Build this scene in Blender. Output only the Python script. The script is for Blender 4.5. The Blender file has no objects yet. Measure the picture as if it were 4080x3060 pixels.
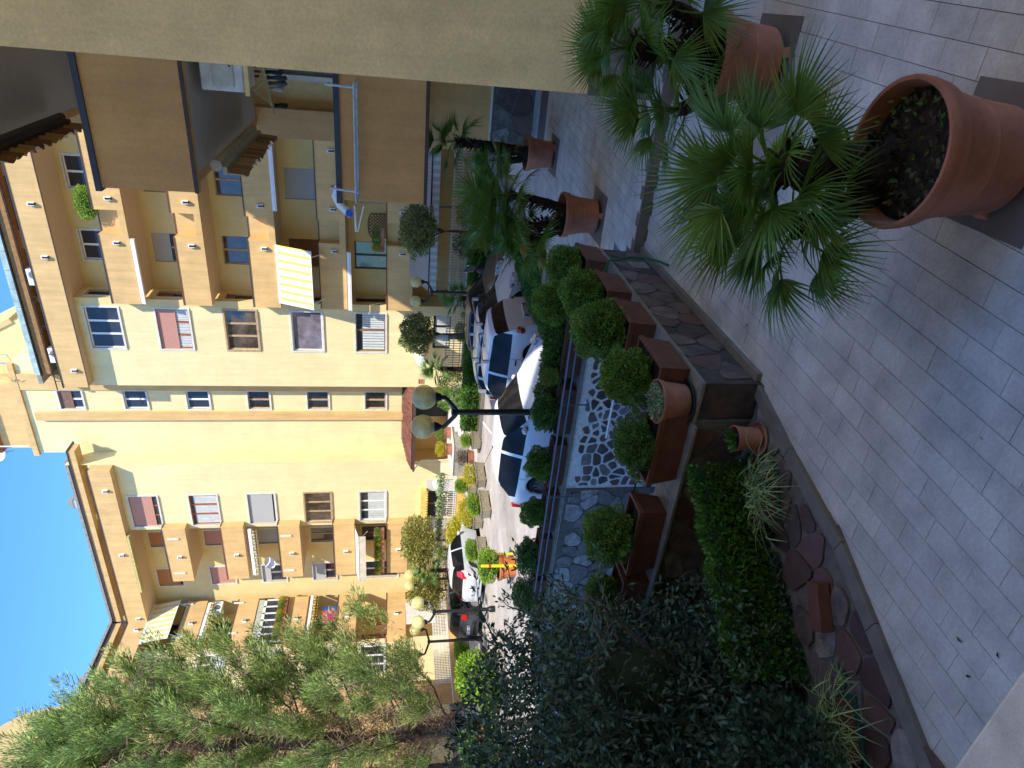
import bpy, math, random
import numpy as np
from mathutils import Vector, Matrix
random.seed(7); RNG = np.random.default_rng(11)
S = bpy.context.scene; COL = S.collection
R = math.radians
# World frame: X to the right along the facade, Y away from the window, Z up; a = -X runs left along the facade.
# ---------------- camera, sky, sun, exposure ----------------
PITCH, YAW, ROLL = R(9.8), R(30), 0.007
cam_d = bpy.data.cameras.new("camera"); cam = bpy.data.objects.new("camera", cam_d); COL.objects.link(cam); S.camera = cam
fw = Vector((0, math.cos(PITCH), -math.sin(PITCH))); up = Vector((0, math.sin(PITCH), math.cos(PITCH))); rt = Vector((1, 0, 0))
r2 = rt*math.cos(ROLL)+up*math.sin(ROLL); u2 = up*math.cos(ROLL)-rt*math.sin(ROLL)
M3 = Matrix((-u2, r2, -fw)).transposed()           # the phone was held sideways: image right is world down
cam.matrix_world = Matrix.Translation((0, 0, 2.9)) @ (Matrix.Rotation(YAW, 3, 'Z') @ M3).to_4x4()
cam_d.sensor_width = 36; cam_d.lens = 23.92; cam_d.clip_start = 0.05; cam_d.clip_end = 2000
SUN = Vector((0.65, -0.60, 1.05)).normalized()
elev = math.asin(SUN.z); azim = math.atan2(SUN.x, SUN.y)
wd = bpy.data.worlds.new("World"); S.world = wd; wd.use_nodes = True
nt = wd.node_tree; nt.nodes.clear()
sky = nt.nodes.new('ShaderNodeTexSky'); sky.sky_type = 'NISHITA'; sky.sun_disc = False
sky.sun_elevation = elev; sky.sun_rotation = azim; sky.altitude = 50; sky.air_density = 1.0; sky.dust_density = 0.1; sky.ozone_density = 5.0
bg = nt.nodes.new('ShaderNodeBackground'); bg.inputs[1].default_value = 0.15
wo = nt.nodes.new('ShaderNodeOutputWorld'); tint = nt.nodes.new('ShaderNodeVectorMath'); tint.operation = 'MULTIPLY'; tint.inputs[1].default_value = (0.46, 0.76, 1.04)   # clear deep-blue day, the same all round
nt.links.new(sky.outputs[0], tint.inputs[0]); nt.links.new(tint.outputs[0], bg.inputs[0]); nt.links.new(bg.outputs[0], wo.inputs[0])
sl = bpy.data.lights.new("sun", 'SUN'); sl.energy = 2.8; sl.angle = R(0.5); sl.color = (1.0, 0.93, 0.82)
so = bpy.data.objects.new("sun", sl); COL.objects.link(so); so.rotation_euler = SUN.to_track_quat('Z', 'Y').to_euler()
S.view_settings.view_transform = 'Standard'; S.view_settings.look = 'None'; S.view_settings.gamma = 1; S.view_settings.exposure = 1.38
S.render.engine = 'CYCLES'

# ---------------- helpers ----------------
MATS = {}
def mat(name, col, rough=0.8, var=0.12, scale=6.0, bump=0.0, bscale=60.0, spec=0.3, col2=None, metal=0.0, island=0.0, trans=0.0, coat=0.0, fine=0.0, streak=0.0):
    if name in MATS: return MATS[name]
    m = bpy.data.materials.new(name); m.use_nodes = True; n = m.node_tree.nodes; l = m.node_tree.links
    b = n['Principled BSDF']; b.inputs['Roughness'].default_value = rough; b.inputs['Specular IOR Level'].default_value = spec
    b.inputs['Metallic'].default_value = metal; b.inputs['Coat Weight'].default_value = coat; b.inputs['Coat Roughness'].default_value = 0.04
    tc = n.new('ShaderNodeTexCoord'); ns = n.new('ShaderNodeTexNoise'); ns.inputs['Scale'].default_value = scale; ns.inputs['Detail'].default_value = 6; ns.inputs['Roughness'].default_value = 0.6
    l.new(tc.outputs['Object'], ns.inputs['Vector'])
    c2 = col2 or tuple(c*(1-2.2*var) for c in col); c1 = tuple(min(1, c*(1+var)) for c in col)
    rp = n.new('ShaderNodeValToRGB'); rp.color_ramp.elements[0].position = 0.32; rp.color_ramp.elements[1].position = 0.68
    rp.color_ramp.elements[0].color = (*c2, 1); rp.color_ramp.elements[1].color = (*c1, 1); l.new(ns.outputs['Fac'], rp.inputs['Fac'])
    out = rp.outputs['Color']
    if fine > 0:
        n2 = n.new('ShaderNodeTexNoise'); n2.inputs['Scale'].default_value = scale*14; n2.inputs['Detail'].default_value = 4; l.new(tc.outputs['Object'], n2.inputs['Vector'])
        mr = n.new('ShaderNodeMapRange'); mr.inputs[1].default_value = 0.3; mr.inputs[2].default_value = 0.7; mr.inputs[3].default_value = 1-fine; mr.inputs[4].default_value = 1+fine; l.new(n2.outputs['Fac'], mr.inputs[0])
        vm = n.new('ShaderNodeVectorMath'); vm.operation = 'SCALE'; l.new(out, vm.inputs[0]); l.new(mr.outputs[0], vm.inputs['Scale']); out = vm.outputs[0]
    if streak > 0:      # rain streaks and grime, stretched downwards
        mp = n.new('ShaderNodeMapping'); mp.inputs['Scale'].default_value = (2.6, 2.6, 0.22); l.new(tc.outputs['Object'], mp.inputs['Vector'])
        n3 = n.new('ShaderNodeTexNoise'); n3.inputs['Scale'].default_value = 1.6; n3.inputs['Detail'].default_value = 8; n3.inputs['Roughness'].default_value = 0.7; l.new(mp.outputs[0], n3.inputs['Vector'])
        mr = n.new('ShaderNodeMapRange'); mr.inputs[1].default_value = 0.35; mr.inputs[2].default_value = 0.62; mr.inputs[3].default_value = 1-streak; mr.inputs[4].default_value = 1.03; l.new(n3.outputs['Fac'], mr.inputs[0])
        vm = n.new('ShaderNodeVectorMath'); vm.operation = 'SCALE'; l.new(out, vm.inputs[0]); l.new(mr.outputs[0], vm.inputs['Scale']); out = vm.outputs[0]
    if island > 0:
        ge = n.new('ShaderNodeNewGeometry'); mr = n.new('ShaderNodeMapRange'); mr.inputs[3].default_value = 1-island; mr.inputs[4].default_value = 1+island
        l.new(ge.outputs['Random Per Island'], mr.inputs[0]); vm = n.new('ShaderNodeVectorMath'); vm.operation = 'SCALE'
        l.new(out, vm.inputs[0]); l.new(mr.outputs[0], vm.inputs['Scale']); out = vm.outputs[0]
    if trans > 0:
        tb = n.new('ShaderNodeBsdfTranslucent'); mx = n.new('ShaderNodeMixShader'); mx.inputs[0].default_value = trans
        l.new(out, tb.inputs['Color']); l.new(b.outputs[0], mx.inputs[1]); l.new(tb.outputs[0], mx.inputs[2]); l.new(mx.outputs[0], n['Material Output'].inputs[0])
    l.new(out, b.inputs['Base Color'])
    if bump > 0:
        nb = n.new('ShaderNodeTexNoise'); nb.inputs['Scale'].default_value = bscale; nb.inputs['Detail'].default_value = 5; l.new(tc.outputs['Object'], nb.inputs['Vector'])
        bp = n.new('ShaderNodeBump'); bp.inputs['Strength'].default_value = bump; bp.inputs['Distance'].default_value = 0.02
        l.new(nb.outputs['Fac'], bp.inputs['Height']); l.new(bp.outputs[0], b.inputs['Normal'])
    MATS[name] = m; return m
def stripes(name, c1, c2, axis, freq, duty=0.5, rough=0.8):
    if name in MATS: return MATS[name]
    m = mat(name, c1, rough); n = m.node_tree.nodes; l = m.node_tree.links; b = n['Principled BSDF']
    tc = n.new('ShaderNodeTexCoord'); sp = n.new('ShaderNodeSeparateXYZ'); l.new(tc.outputs['Object'], sp.inputs[0])
    mu = n.new('ShaderNodeMath'); mu.operation = 'MULTIPLY'; mu.inputs[1].default_value = freq; l.new(sp.outputs[axis], mu.inputs[0])
    fr = n.new('ShaderNodeMath'); fr.operation = 'FRACT'; l.new(mu.outputs[0], fr.inputs[0])
    gt = n.new('ShaderNodeMath'); gt.operation = 'GREATER_THAN'; gt.inputs[1].default_value = duty; l.new(fr.outputs[0], gt.inputs[0])
    mx = n.new('ShaderNodeMix'); mx.data_type = 'RGBA'; mx.inputs['A'].default_value = (*c1, 1); mx.inputs['B'].default_value = (*c2, 1)
    l.new(gt.outputs[0], mx.inputs['Factor']); l.new(mx.outputs['Result'], b.inputs['Base Color']); return m

def tag(o, label=None, cat=None, group=None, kind=None):
    if label: o['label'] = label
    if cat: o['category'] = cat
    if group: o['group'] = group
    if kind: o['kind'] = kind
    return o
def thing(name, label, cat, loc=(0, 0, 0), rz=0, group=None):
    o = bpy.data.objects.new(name, None); COL.objects.link(o); o.location = loc; o.rotation_euler = (0, 0, rz)
    o.empty_display_size = 0.1
    return tag(o, label, cat, group)
def P(a, b, z): return (-a, b, z)
class Fr:      # a wall frame: s along, t up, d outwards
    def __init__(s, O, U, N): s.O = Vector(O); s.U = Vector(U); s.N = Vector(N)
    def p(s, x, t, d): return tuple(s.O+s.U*x+s.N*d+Vector((0, 0, t)))
def FB(b): return Fr((0, b, 0), (-1, 0, 0), (0, -1, 0))       # faces the camera side; s = a
def FA(a): return Fr((-a, 0, 0), (0, 1, 0), (1, 0, 0))        # faces right; s = b
class MB:
    def __init__(s): s.v = []; s.f = []
    def poly(s, pts):
        i = len(s.v); s.v += [tuple(p) for p in pts]; s.f.append(tuple(range(i, i+len(pts)))); return s
    def hexa(s, c):
        i = len(s.v); s.v += [tuple(p) for p in c]
        s.f += [tuple(i+k for k in q) for q in ((0, 3, 2, 1), (4, 5, 6, 7), (0, 1, 5, 4), (1, 2, 6, 5), (2, 3, 7, 6), (3, 0, 4, 7))]; return s
    def box(s, x0, x1, y0, y1, z0, z1):
        return s.hexa([(x0, y0, z0), (x1, y0, z0), (x1, y1, z0), (x0, y1, z0), (x0, y0, z1), (x1, y0, z1), (x1, y1, z1), (x0, y1, z1)])
    def ab(s, a0, a1, b0, b1, z0, z1): return s.box(-a1, -a0, b0, b1, z0, z1)
    def fr(s, F, s0, s1, t0, t1, d0, d1):
        return s.hexa([F.p(s0, t0, d0), F.p(s1, t0, d0), F.p(s1, t0, d1), F.p(s0, t0, d1), F.p(s0, t1, d0), F.p(s1, t1, d0), F.p(s1, t1, d1), F.p(s0, t1, d1)])
    def prism(s, pts, z0, z1):
        n = len(pts); i = len(s.v); s.v += [(p[0], p[1], z0) for p in pts]+[(p[0], p[1], z1) for p in pts]
        s.f.append(tuple(i+k for k in range(n-1, -1, -1))); s.f.append(tuple(i+n+k for k in range(n)))
        for k in range(n): j = (k+1) % n; s.f.append((i+k, i+j, i+n+j, i+n+k))
        return s
    def slab(s, F, pts, d0, d1):   # polygon in a wall frame, given thickness
        n = len(pts); i = len(s.v); s.v += [F.p(p[0], p[1], d0) for p in pts]+[F.p(p[0], p[1], d1) for p in pts]
        s.f.append(tuple(i+k for k in range(n-1, -1, -1))); s.f.append(tuple(i+n+k for k in range(n)))
        for k in range(n): j = (k+1) % n; s.f.append((i+k, i+j, i+n+j, i+n+k))
        return s
    def tube(s, path, r, n=8, caps=True):
        path = [Vector(p) for p in path]; rr = r if isinstance(r, (list, tuple)) else [r]*len(path); i0 = len(s.v)
        for k, p in enumerate(path):
            d = (path[min(k+1, len(path)-1)]-path[max(k-1, 0)]).normalized()
            x = d.cross(Vector((0, 0, 1))); x = x.normalized() if x.length > 1e-3 else Vector((1, 0, 0)); y = d.cross(x)
            for q in range(n):
                t = 2*math.pi*q/n; s.v.append(tuple(p+(x*math.cos(t)+y*math.sin(t))*rr[k]))
        for k in range(len(path)-1):
            for q in range(n):
                a = i0+k*n+q; b = i0+k*n+(q+1) % n; s.f.append((a, b, b+n, a+n))
        if caps: s.f.append(tuple(i0+q for q in range(n-1, -1, -1))); s.f.append(tuple(i0+(len(path)-1)*n+q for q in range(n)))
        return s
    def lathe(s, prof, c=(0, 0, 0), n=24, axis='z'):
        i0 = len(s.v)
        for (r, h) in prof:
            for q in range(n):
                t = 2*math.pi*q/n; x, y = r*math.cos(t), r*math.sin(t)
                p = (x, y, h) if axis == 'z' else ((x, h, y) if axis == 'y' else (h, x, y)); s.v.append((c[0]+p[0], c[1]+p[1], c[2]+p[2]))
        for k in range(len(prof)-1):
            for q in range(n):
                a = i0+k*n+q; b = i0+k*n+(q+1) % n; s.f.append((a, b, b+n, a+n))
        return s
    def sphere(s, c, r, n=16, m=10, sz=(1, 1, 1)):
        i0 = len(s.v)
        for j in range(m+1):
            p = math.pi*j/m
            for q in range(n):
                t = 2*math.pi*q/n; s.v.append((c[0]+r*sz[0]*math.sin(p)*math.cos(t), c[1]+r*sz[1]*math.sin(p)*math.sin(t), c[2]+r*sz[2]*math.cos(p)))
        for j in range(m):
            for q in range(n): a = i0+j*n+q; b = i0+j*n+(q+1) % n; s.f.append((a, a+n, b+n, b))
        return s
    def build(s, name, m, parent=None, world=True, smooth=False, bevel=0, label=None, kind=None, subsurf=0):
        me = bpy.data.meshes.new(name)
        off = Vector(parent.location) if (parent is not None and world) else Vector((0, 0, 0))
        if parent is not None and world and parent.parent is not None: off = off+Vector(parent.parent.location)
        me.from_pydata([tuple(Vector(p)-off) for p in s.v] if off.length > 0 else s.v, [], s.f); me.materials.append(m)
        o = bpy.data.objects.new(name, me); COL.objects.link(o)
        if parent is not None: o.parent = parent
        if smooth:
            me.polygons.foreach_set('use_smooth', [True]*len(me.polygons))
            me.set_sharp_from_angle(angle=R(38))
        if bevel:
            md = o.modifiers.new('bevel', 'BEVEL'); md.width = bevel; md.segments = 2; md.limit_method = 'ANGLE'
        if subsurf: md = o.modifiers.new('sub', 'SUBSURF'); md.levels = subsurf; md.render_levels = subsurf
        if label: o['label'] = label
        if kind: o['kind'] = kind
        return o
def npmesh(name, V, F, m, parent=None, world=False, kind=None, link=True):   # V (n,3), F (m,k)
    me = bpy.data.meshes.new(name); V = np.asarray(V, dtype=np.float32)
    if parent is not None and world: V = V-np.array(parent.location, dtype=np.float32)
    F = np.asarray(F, dtype=np.int32); k = F.shape[1]
    me.vertices.add(len(V)); me.vertices.foreach_set('co', V.ravel()); me.loops.add(F.size); me.loops.foreach_set('vertex_index', F.ravel())
    me.polygons.add(len(F)); me.polygons.foreach_set('loop_start', np.arange(0, F.size, k, dtype=np.int32)); me.update(calc_edges=True); me.materials.append(m)
    o = bpy.data.objects.new(name, me); COL.objects.link(o)
    if parent is not None: o.parent = parent
    if kind: o['kind'] = kind
    return o
def dup(root, loc, rz=0, label=None, scale=None):
    r = root.copy(); COL.objects.link(r); r.location = loc; r.rotation_euler = (0, 0, rz)
    if scale is not None: r.scale = scale if isinstance(scale, tuple) else (scale,)*3
    if label: r['label'] = label
    for ch in list(root.children):
        c = ch.copy(); COL.objects.link(c); c.parent = r
        for g in list(ch.children):
            d = g.copy(); COL.objects.link(d); d.parent = c
    return r
# leaves: n pointed quads; pos, dir, length, width
def leaves(pos, d, L, W, curl=0.0):
    n = len(pos); d = d/np.linalg.norm(d, axis=1, keepdims=True)
    r = RNG.normal(size=(n, 3)); s = np.cross(d, r); s /= np.linalg.norm(s, axis=1, keepdims=True); nn = np.cross(s, d)
    L = np.broadcast_to(L, (n,))[:, None]; W = np.broadcast_to(W, (n,))[:, None]
    V = np.empty((n, 4, 3)); V[:, 0] = pos; V[:, 1] = pos+d*L*0.45+s*W*0.5-nn*L*curl; V[:, 2] = pos+d*L-nn*L*curl*2; V[:, 3] = pos+d*L*0.45-s*W*0.5-nn*L*curl
    return V.reshape(-1, 3), np.arange(4*n).reshape(n, 4)
def unit(n):
    v = RNG.normal(size=(n, 3)); return v/np.linalg.norm(v, axis=1, keepdims=True)
def ballcloud(n, sx, sy, sz, L, W, inner=0.55, lump=0.12, box=0.0, up_=0.2):
    u = unit(n)
    if box > 0:   # superellipsoid: squarer bushes
        q = np.max(np.abs(u), axis=1, keepdims=True); u2_ = u/q; u = u*(1-box)+u2_*box*0.85
    k = np.array([[3.1, 1.7, 2.3], [-2.2, 3.3, 1.1], [1.3, -2.9, 3.7]])
    lum = sum(np.sin(u@kk*2.1+i*1.7) for i, kk in enumerate(k))/3
    rad = (1-(1-inner)*RNG.random(n)**2.2)*(1+lump*lum)
    p = u*rad[:, None]*np.array([sx, sy, sz]); d = u*0.9+unit(n)*0.8+np.array([0, 0, up_])
    return leaves(p, d, L*(0.7+0.6*RNG.random(n)), W*(0.7+0.6*RNG.random(n)), 0.08)
# Voronoi stones in a rectangle: list of polygons, inset by the joint
def clip(poly, nx, ny, c):
    out = []
    for i in range(len(poly)):
        p, q = poly[i], poly[(i+1) % len(poly)]; dp = p[0]*nx+p[1]*ny-c; dq = q[0]*nx+q[1]*ny-c
        if dp <= 0: out.append(p)
        if (dp < 0 < dq) or (dq < 0 < dp): t = dp/(dp-dq); out.append((p[0]+(q[0]-p[0])*t, p[1]+(q[1]-p[1])*t))
    return out
def stones(x0, x1, y0, y1, size, joint, rnd=0.5, drop=0.0, seed=1, inside=None, mn=3):
    rg = random.Random(seed); nx = max(1, int((x1-x0)/size)); ny = max(1, int((y1-y0)/(size*0.85))); pts = []
    for i in range(-1, nx+1):
        for j in range(-1, ny+1):
            if rg.random() < 0.12: continue
            pts.append((x0+(i+0.5+rnd*(rg.random()-0.5)*1.6+(j % 2)*0.5)*(x1-x0)/nx, y0+(j+0.5+rnd*(rg.random()-0.5)*1.6)*(y1-y0)/ny))
    res = []
    for k, p in enumerate(pts):
        if not (x0 <= p[0] <= x1 and y0 <= p[1] <= y1): continue
        if inside and not inside(*p): continue
        poly = [(x0, y0), (x1, y0), (x1, y1), (x0, y1)]; jj = joint*(0.5+rg.random())
        for q in sorted(pts, key=lambda q: (q[0]-p[0])**2+(q[1]-p[1])**2)[1:16]:
            dx, dy = q[0]-p[0], q[1]-p[1]; d = math.hypot(dx, dy)
            if d < 1e-6: continue
            dx /= d; dy /= d; poly = clip(poly, dx, dy, p[0]*dx+p[1]*dy+d/2-jj/2)
            if len(poly) < 3: break
        if len(poly) < 3: continue
        out = []
        for i in range(len(poly)):      # cut the corners, roughen the edges
            a, b = poly[i], poly[(i+1) % len(poly)]; e = 0.10+0.14*rg.random(); dx, dy = b[0]-a[0], b[1]-a[1]; l = math.hypot(dx, dy)
            if l < size*0.12: out.append(((a[0]+b[0])/2, (a[1]+b[1])/2)); continue
            out.append((a[0]+dx*e, a[1]+dy*e))
            if l > size*0.45:
                w = rg.uniform(-.04, .03)*size; out.append((a[0]+dx*.5-dy/l*w, a[1]+dy*.5+dx/l*w))
            out.append((b[0]-dx*e, b[1]-dy*e))
        if rg.random() > drop and len(out) >= 6: res.append(out)
    return res
# ---------------- materials ----------------
def objrand(m, amt):
    n = m.node_tree.nodes; l = m.node_tree.links; b = n['Principled BSDF']; src = b.inputs['Base Color'].links[0].from_socket
    oi = n.new('ShaderNodeObjectInfo'); mr = n.new('ShaderNodeMapRange'); mr.inputs[3].default_value = 1-amt; mr.inputs[4].default_value = 1+amt
    vm = n.new('ShaderNodeVectorMath'); vm.operation = 'SCALE'; l.new(oi.outputs['Random'], mr.inputs[0]); l.new(src, vm.inputs[0]); l.new(mr.outputs[0], vm.inputs['Scale']); l.new(vm.outputs[0], b.inputs['Base Color']); return m
NEARO = mat('brown_ochre_plaster', (0.66, 0.37, 0.155), 0.9, 0.05, 1.3, 0.25, 90, 0.15, fine=0.05, streak=0.10)
OCHRE = mat('ochre_plaster', (0.70, 0.46, 0.20), 0.9, 0.05, 1.3, 0.25, 90, 0.15, fine=0.04, streak=0.14)
CREAM = mat('cream_plaster', (0.80, 0.67, 0.36), 0.9, 0.04, 0.9, 0.25, 90, 0.15, fine=0.03, streak=0.07)
YELLOW = mat('yellow_plaster', (0.76, 0.59, 0.27), 0.9, 0.04, 0.9, 0.2, 90, 0.15, fine=0.03)
BEIGEW = mat('beige_plaster', (0.88, 0.66, 0.34), 0.9, 0.06, 2.2, 0.25, 70, 0.15, fine=0.08, streak=0.10)
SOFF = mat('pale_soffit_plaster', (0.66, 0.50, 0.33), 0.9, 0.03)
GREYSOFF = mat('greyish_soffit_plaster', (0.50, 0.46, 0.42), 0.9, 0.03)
BANDY = mat('lower_band_plaster', (0.70, 0.42, 0.13), 0.9, 0.05, 1.2, 0.2)
MARBLE = mat('white_marble', (0.68, 0.66, 0.60), 0.5, 0.08, 4, 0.1, 30)
OLDMARBLE = mat('weathered_travertine', (0.22, 0.195, 0.165), 0.6, 0.15, 9, 0.3, 40, fine=0.12)
DKTRIM = mat('dark_brown_metal_trim', (0.07, 0.05, 0.05), 0.5, 0.1, spec=0.4)
BLUETRIM = mat('slate_blue_metal_coping', (0.045, 0.06, 0.095), 0.45, 0.06, spec=0.4)
RUST = mat('red_brown_trim', (0.22, 0.075, 0.04), 0.6)
WHITE = mat('white_paint', (0.80, 0.80, 0.78), 0.45, 0.03)
GREYM = mat('grey_aluminium', (0.45, 0.46, 0.48), 0.35, 0.05, metal=0.5)
WOODW = mat('brown_window_frame', (0.26, 0.13, 0.07), 0.5)
TANW = mat('tan_window_frame', (0.48, 0.34, 0.20), 0.5)
REDW = mat('reddish_wood_frame', (0.38, 0.11, 0.04), 0.5)
GLASS = mat('window_glass', (0.04, 0.045, 0.055), 0.05, 0.2, 0.6, spec=0.5)
GLASSB = mat('window_glass_warm', (0.10, 0.075, 0.06), 0.06, 0.5, 1.2, spec=0.8)
CURT = mat('white_curtain', (0.60, 0.62, 0.58), 0.9, 0.06, 3)
SHUT_P = stripes('pink_roller_shutter', (0.56, 0.29, 0.22), (0.42, 0.20, 0.15), 2, 18)
SHUT_G = stripes('grey_roller_shutter', (0.50, 0.49, 0.46), (0.36, 0.35, 0.33), 2, 18)
SHUT_O = stripes('orange_roller_shutter', (0.52, 0.22, 0.09), (0.40, 0.15, 0.06), 2, 18)
SHUT_B = mat('brown_shutter', (0.22, 0.12, 0.09), 0.7)
BLACK = mat('black_painted_metal', (0.012, 0.012, 0.014), 0.4, 0.1, spec=0.5)
RUBBER = mat('black_rubber', (0.018, 0.018, 0.018), 0.85)
TERRA = mat('terracotta', (0.39, 0.165, 0.11), 0.75, 0.16, 3, 0.12, 60, 0.2, fine=0.05)
TERRA2 = mat('brown_plastic_planter', (0.14, 0.058, 0.037), 0.6, 0.12, 7, 0.05, spec=0.25, fine=0.06)
SOIL = mat('dark_soil', (0.03, 0.022, 0.016), 0.95, 0.4, 30, 0.6, 40)
TILE = objrand(mat('beige_stone_tile', (0.50, 0.47, 0.435), 0.5, 0.13, 3.2, 0.12, 35, 0.3, fine=0.10, island=0.05), 0.06)
_n = TILE.node_tree.nodes; _g = _n.new('ShaderNodeNewGeometry')      # veining runs on from tile to tile in real-world position
for _l in list(TILE.node_tree.links):
    if _l.from_node.type == 'TEX_COORD': _t = _l.to_socket; TILE.node_tree.links.new(_g.outputs['Position'], _t)
GROUT = mat('dark_grout', (0.15, 0.14, 0.135), 0.9)
KERB = objrand(mat('taupe_kerb_stone', (0.17, 0.15, 0.125), 0.6, 0.1, 8, 0.1), 0.08)
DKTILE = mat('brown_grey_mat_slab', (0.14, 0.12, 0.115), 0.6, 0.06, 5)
PORPH = objrand(mat('dark_porphyry_stone', (0.12, 0.083, 0.068), 0.6, 0.3, 6, 0.4, 25, 0.35, col2=(0.05, 0.045, 0.05), fine=0.15), 0.4)
PORPHG = objrand(mat('grey_quartzite_stone', (0.20, 0.175, 0.16), 0.6, 0.25, 8, 0.5, 25, 0.35, fine=0.15), 0.3)
PORPHR = objrand(mat('red_porphyry_stone', (0.105, 0.052, 0.044), 0.55, 0.3, 5, 0.3, 25, 0.4, col2=(0.07, 0.04, 0.035)), 0.45)
PINKST = objrand(mat('pink_porphyry_stone', (0.42, 0.27, 0.22), 0.7, 0.2, 6, 0.3), 0.35)
MORTAR = mat('white_mortar', (0.72, 0.71, 0.69), 0.95, 0.12, 12, 0.8, 22)
DKMORT = mat('grey_mortar', (0.14, 0.125, 0.115), 0.95, 0.15, 12, 0.5, 25)
ASPH = mat('pale_worn_asphalt', (0.42, 0.38, 0.34), 0.9, 0.16, 0.5, 0.3, 60, 0.2, fine=0.08)
PAVE = mat('pale_pink_pavement', (0.52, 0.47, 0.42), 0.85, 0.1, 0.8, 0.2, 30, fine=0.08)
LINE = mat('white_road_paint', (0.74, 0.74, 0.72), 0.7, 0.1, 3)
EARTH = mat('garden_earth', (0.10, 0.075, 0.04), 0.95, 0.3, 4, 0.6, 20)
ROOFT = mat('brown_roof_tile', (0.20, 0.085, 0.06), 0.8, 0.3, 9, 0.4, 30, island=0.3)
TERROOF = mat('red_roof_tile', (0.42, 0.17, 0.10), 0.8, 0.2, 6, island=0.2)
CONC = mat('grey_concrete', (0.32, 0.30, 0.26), 0.9, 0.15, 6, 0.5, 30)
PLANTC = mat('pebbled_concrete', (0.34, 0.30, 0.21), 0.9, 0.3, 30, 0.8, 60)
def leafm(name, c, isl=0.45, tr=0.25, rough=0.45, c2=None): return mat(name, c, rough, 0.15, 3.0, col2=c2, island=isl, trans=tr, spec=0.4)
L_BOX = leafm('boxwood_leaf', (0.14, 0.26, 0.035)); L_BOX2 = leafm('dark_boxwood_leaf', (0.10, 0.20, 0.035))
L_HEDGE = leafm('hedge_leaf', (0.085, 0.20, 0.028)); L_LIME = leafm('lime_leaf', (0.24, 0.40, 0.03)); L_YEL = leafm('golden_leaf', (0.50, 0.46, 0.03))
L_VARI = leafm('variegated_leaf', (0.30, 0.30, 0.07), 0.6); L_ORANGE = leafm('orange_tree_leaf', (0.24, 0.28, 0.09))
L_OLIVE = leafm('dark_privet_leaf', (0.055, 0.095, 0.050), 0.6, 0.12, 0.4); L_CYP = leafm('cypress_spray', (0.32, 0.42, 0.12), 0.65, 0.3, 0.7)
L_CYPD = leafm('dry_cypress_twig', (0.28, 0.20, 0.12), 0.5, 0.1, 0.8); L_PALM = leafm('fan_palm_leaf', (0.115, 0.225, 0.036), 0.25, 0.25, 0.4)
L_PALMY = leafm('yellowing_palm_leaf', (0.30, 0.26, 0.03), 0.25, 0.25, 0.5); L_SPID = leafm('spider_plant_leaf', (0.30, 0.40, 0.15), 0.5, 0.3)
L_TWIG = leafm('bare_brown_twig', (0.10, 0.065, 0.045), 0.4, 0.0, 0.8); L_GRASS = leafm('grass', (0.12, 0.20, 0.03))
BARK = mat('rough_bark', (0.11, 0.07, 0.055), 0.95, 0.35, 8, 1.0, 18); PALMBARK = mat('palm_fibre', (0.035, 0.022, 0.015), 0.95, 0.4, 25, 1.0, 30)
FL_RED = mat('red_petal', (0.60, 0.012, 0.02), 0.6, island=0.3); FL_PINK = mat('magenta_petal', (0.62, 0.02, 0.16), 0.6, island=0.3); FL_WHITE = mat('white_petal', (0.7, 0.7, 0.72), 0.6)
FL_ORG = mat('orange_fruit', (0.75, 0.22, 0.02), 0.5)

# ---------------- ground and terrace ----------------
G = -0.95
def sheet(name, ab_pts, z, m, kind='structure'):
    o = MB().poly([P(a, b, z) for a, b in ab_pts][::-1]).build(name, m)
    if o.data.polygons[0].normal.z < 0: o.data.flip_normals()
    if kind: o['kind'] = kind
    return o
gm = MB()
gm.poly([P(-120, 10.62, G), P(-120, 400, G), P(400, 400, G), P(400, 10.62, G)])
gm.poly([P(14.5, 10.62, G), P(400, 10.62, G), P(400, -200, G), P(14.5, -200, G)])
g0 = gm.build('ground', ASPH, kind='structure')
for p in g0.data.polygons:
    if p.normal.z < 0: p.flip()
rf = MB().poly([P(2.0, -6, -3.3), P(14.5, -6, -3.3), P(14.5, 10.6, -3.3), P(2.0, 10.6, -3.3)]); rf.build('ramp_floor', ASPH, kind='structure')
rw = MB().ab(14.5, 14.7, -6, 10.4, -3.4, G-0.01); rw.build('ramp_end_wall', CONC, kind='structure')
sheet('pavement', [(18.2, 25.6), (33.4, 25.6), (33.4, 29.4), (18.2, 29.4)], G+0.004, PAVE)
sheet('pavement', [(28.0, 14), (33.4, 14), (33.4, 25.6), (28.0, 25.6)], G+0.004, PAVE)
sheet('road_marking', [(14.2, 20.2), (14.3, 20.2), (17.3, 27.0), (17.2, 27.0)], G+0.008, LINE)
sheet('road_marking', [(8.0, 21.6), (8.1, 21.6), (8.6, 23.6), (8.5, 23.6)], G+0.008, LINE)
sheet('road_marking', [(21.0, 24.9), (22.6, 24.9), (22.6, 25.02), (21.0, 25.02)], G+0.008, LINE)
kb = MB()
kb.ab(5.0, 18.0, 24.9, 25.1, G, G+0.13).ab(4.7, 5.0, 21.0, 25.1, G, G+0.13); kb.build('kerb', KERB, kind='structure')
sheet('garden_bed', [(4.6, 25.1), (18.0, 25.1), (18.0, 29.5), (4.6, 29.5)], G+0.09, EARTH)

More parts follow.
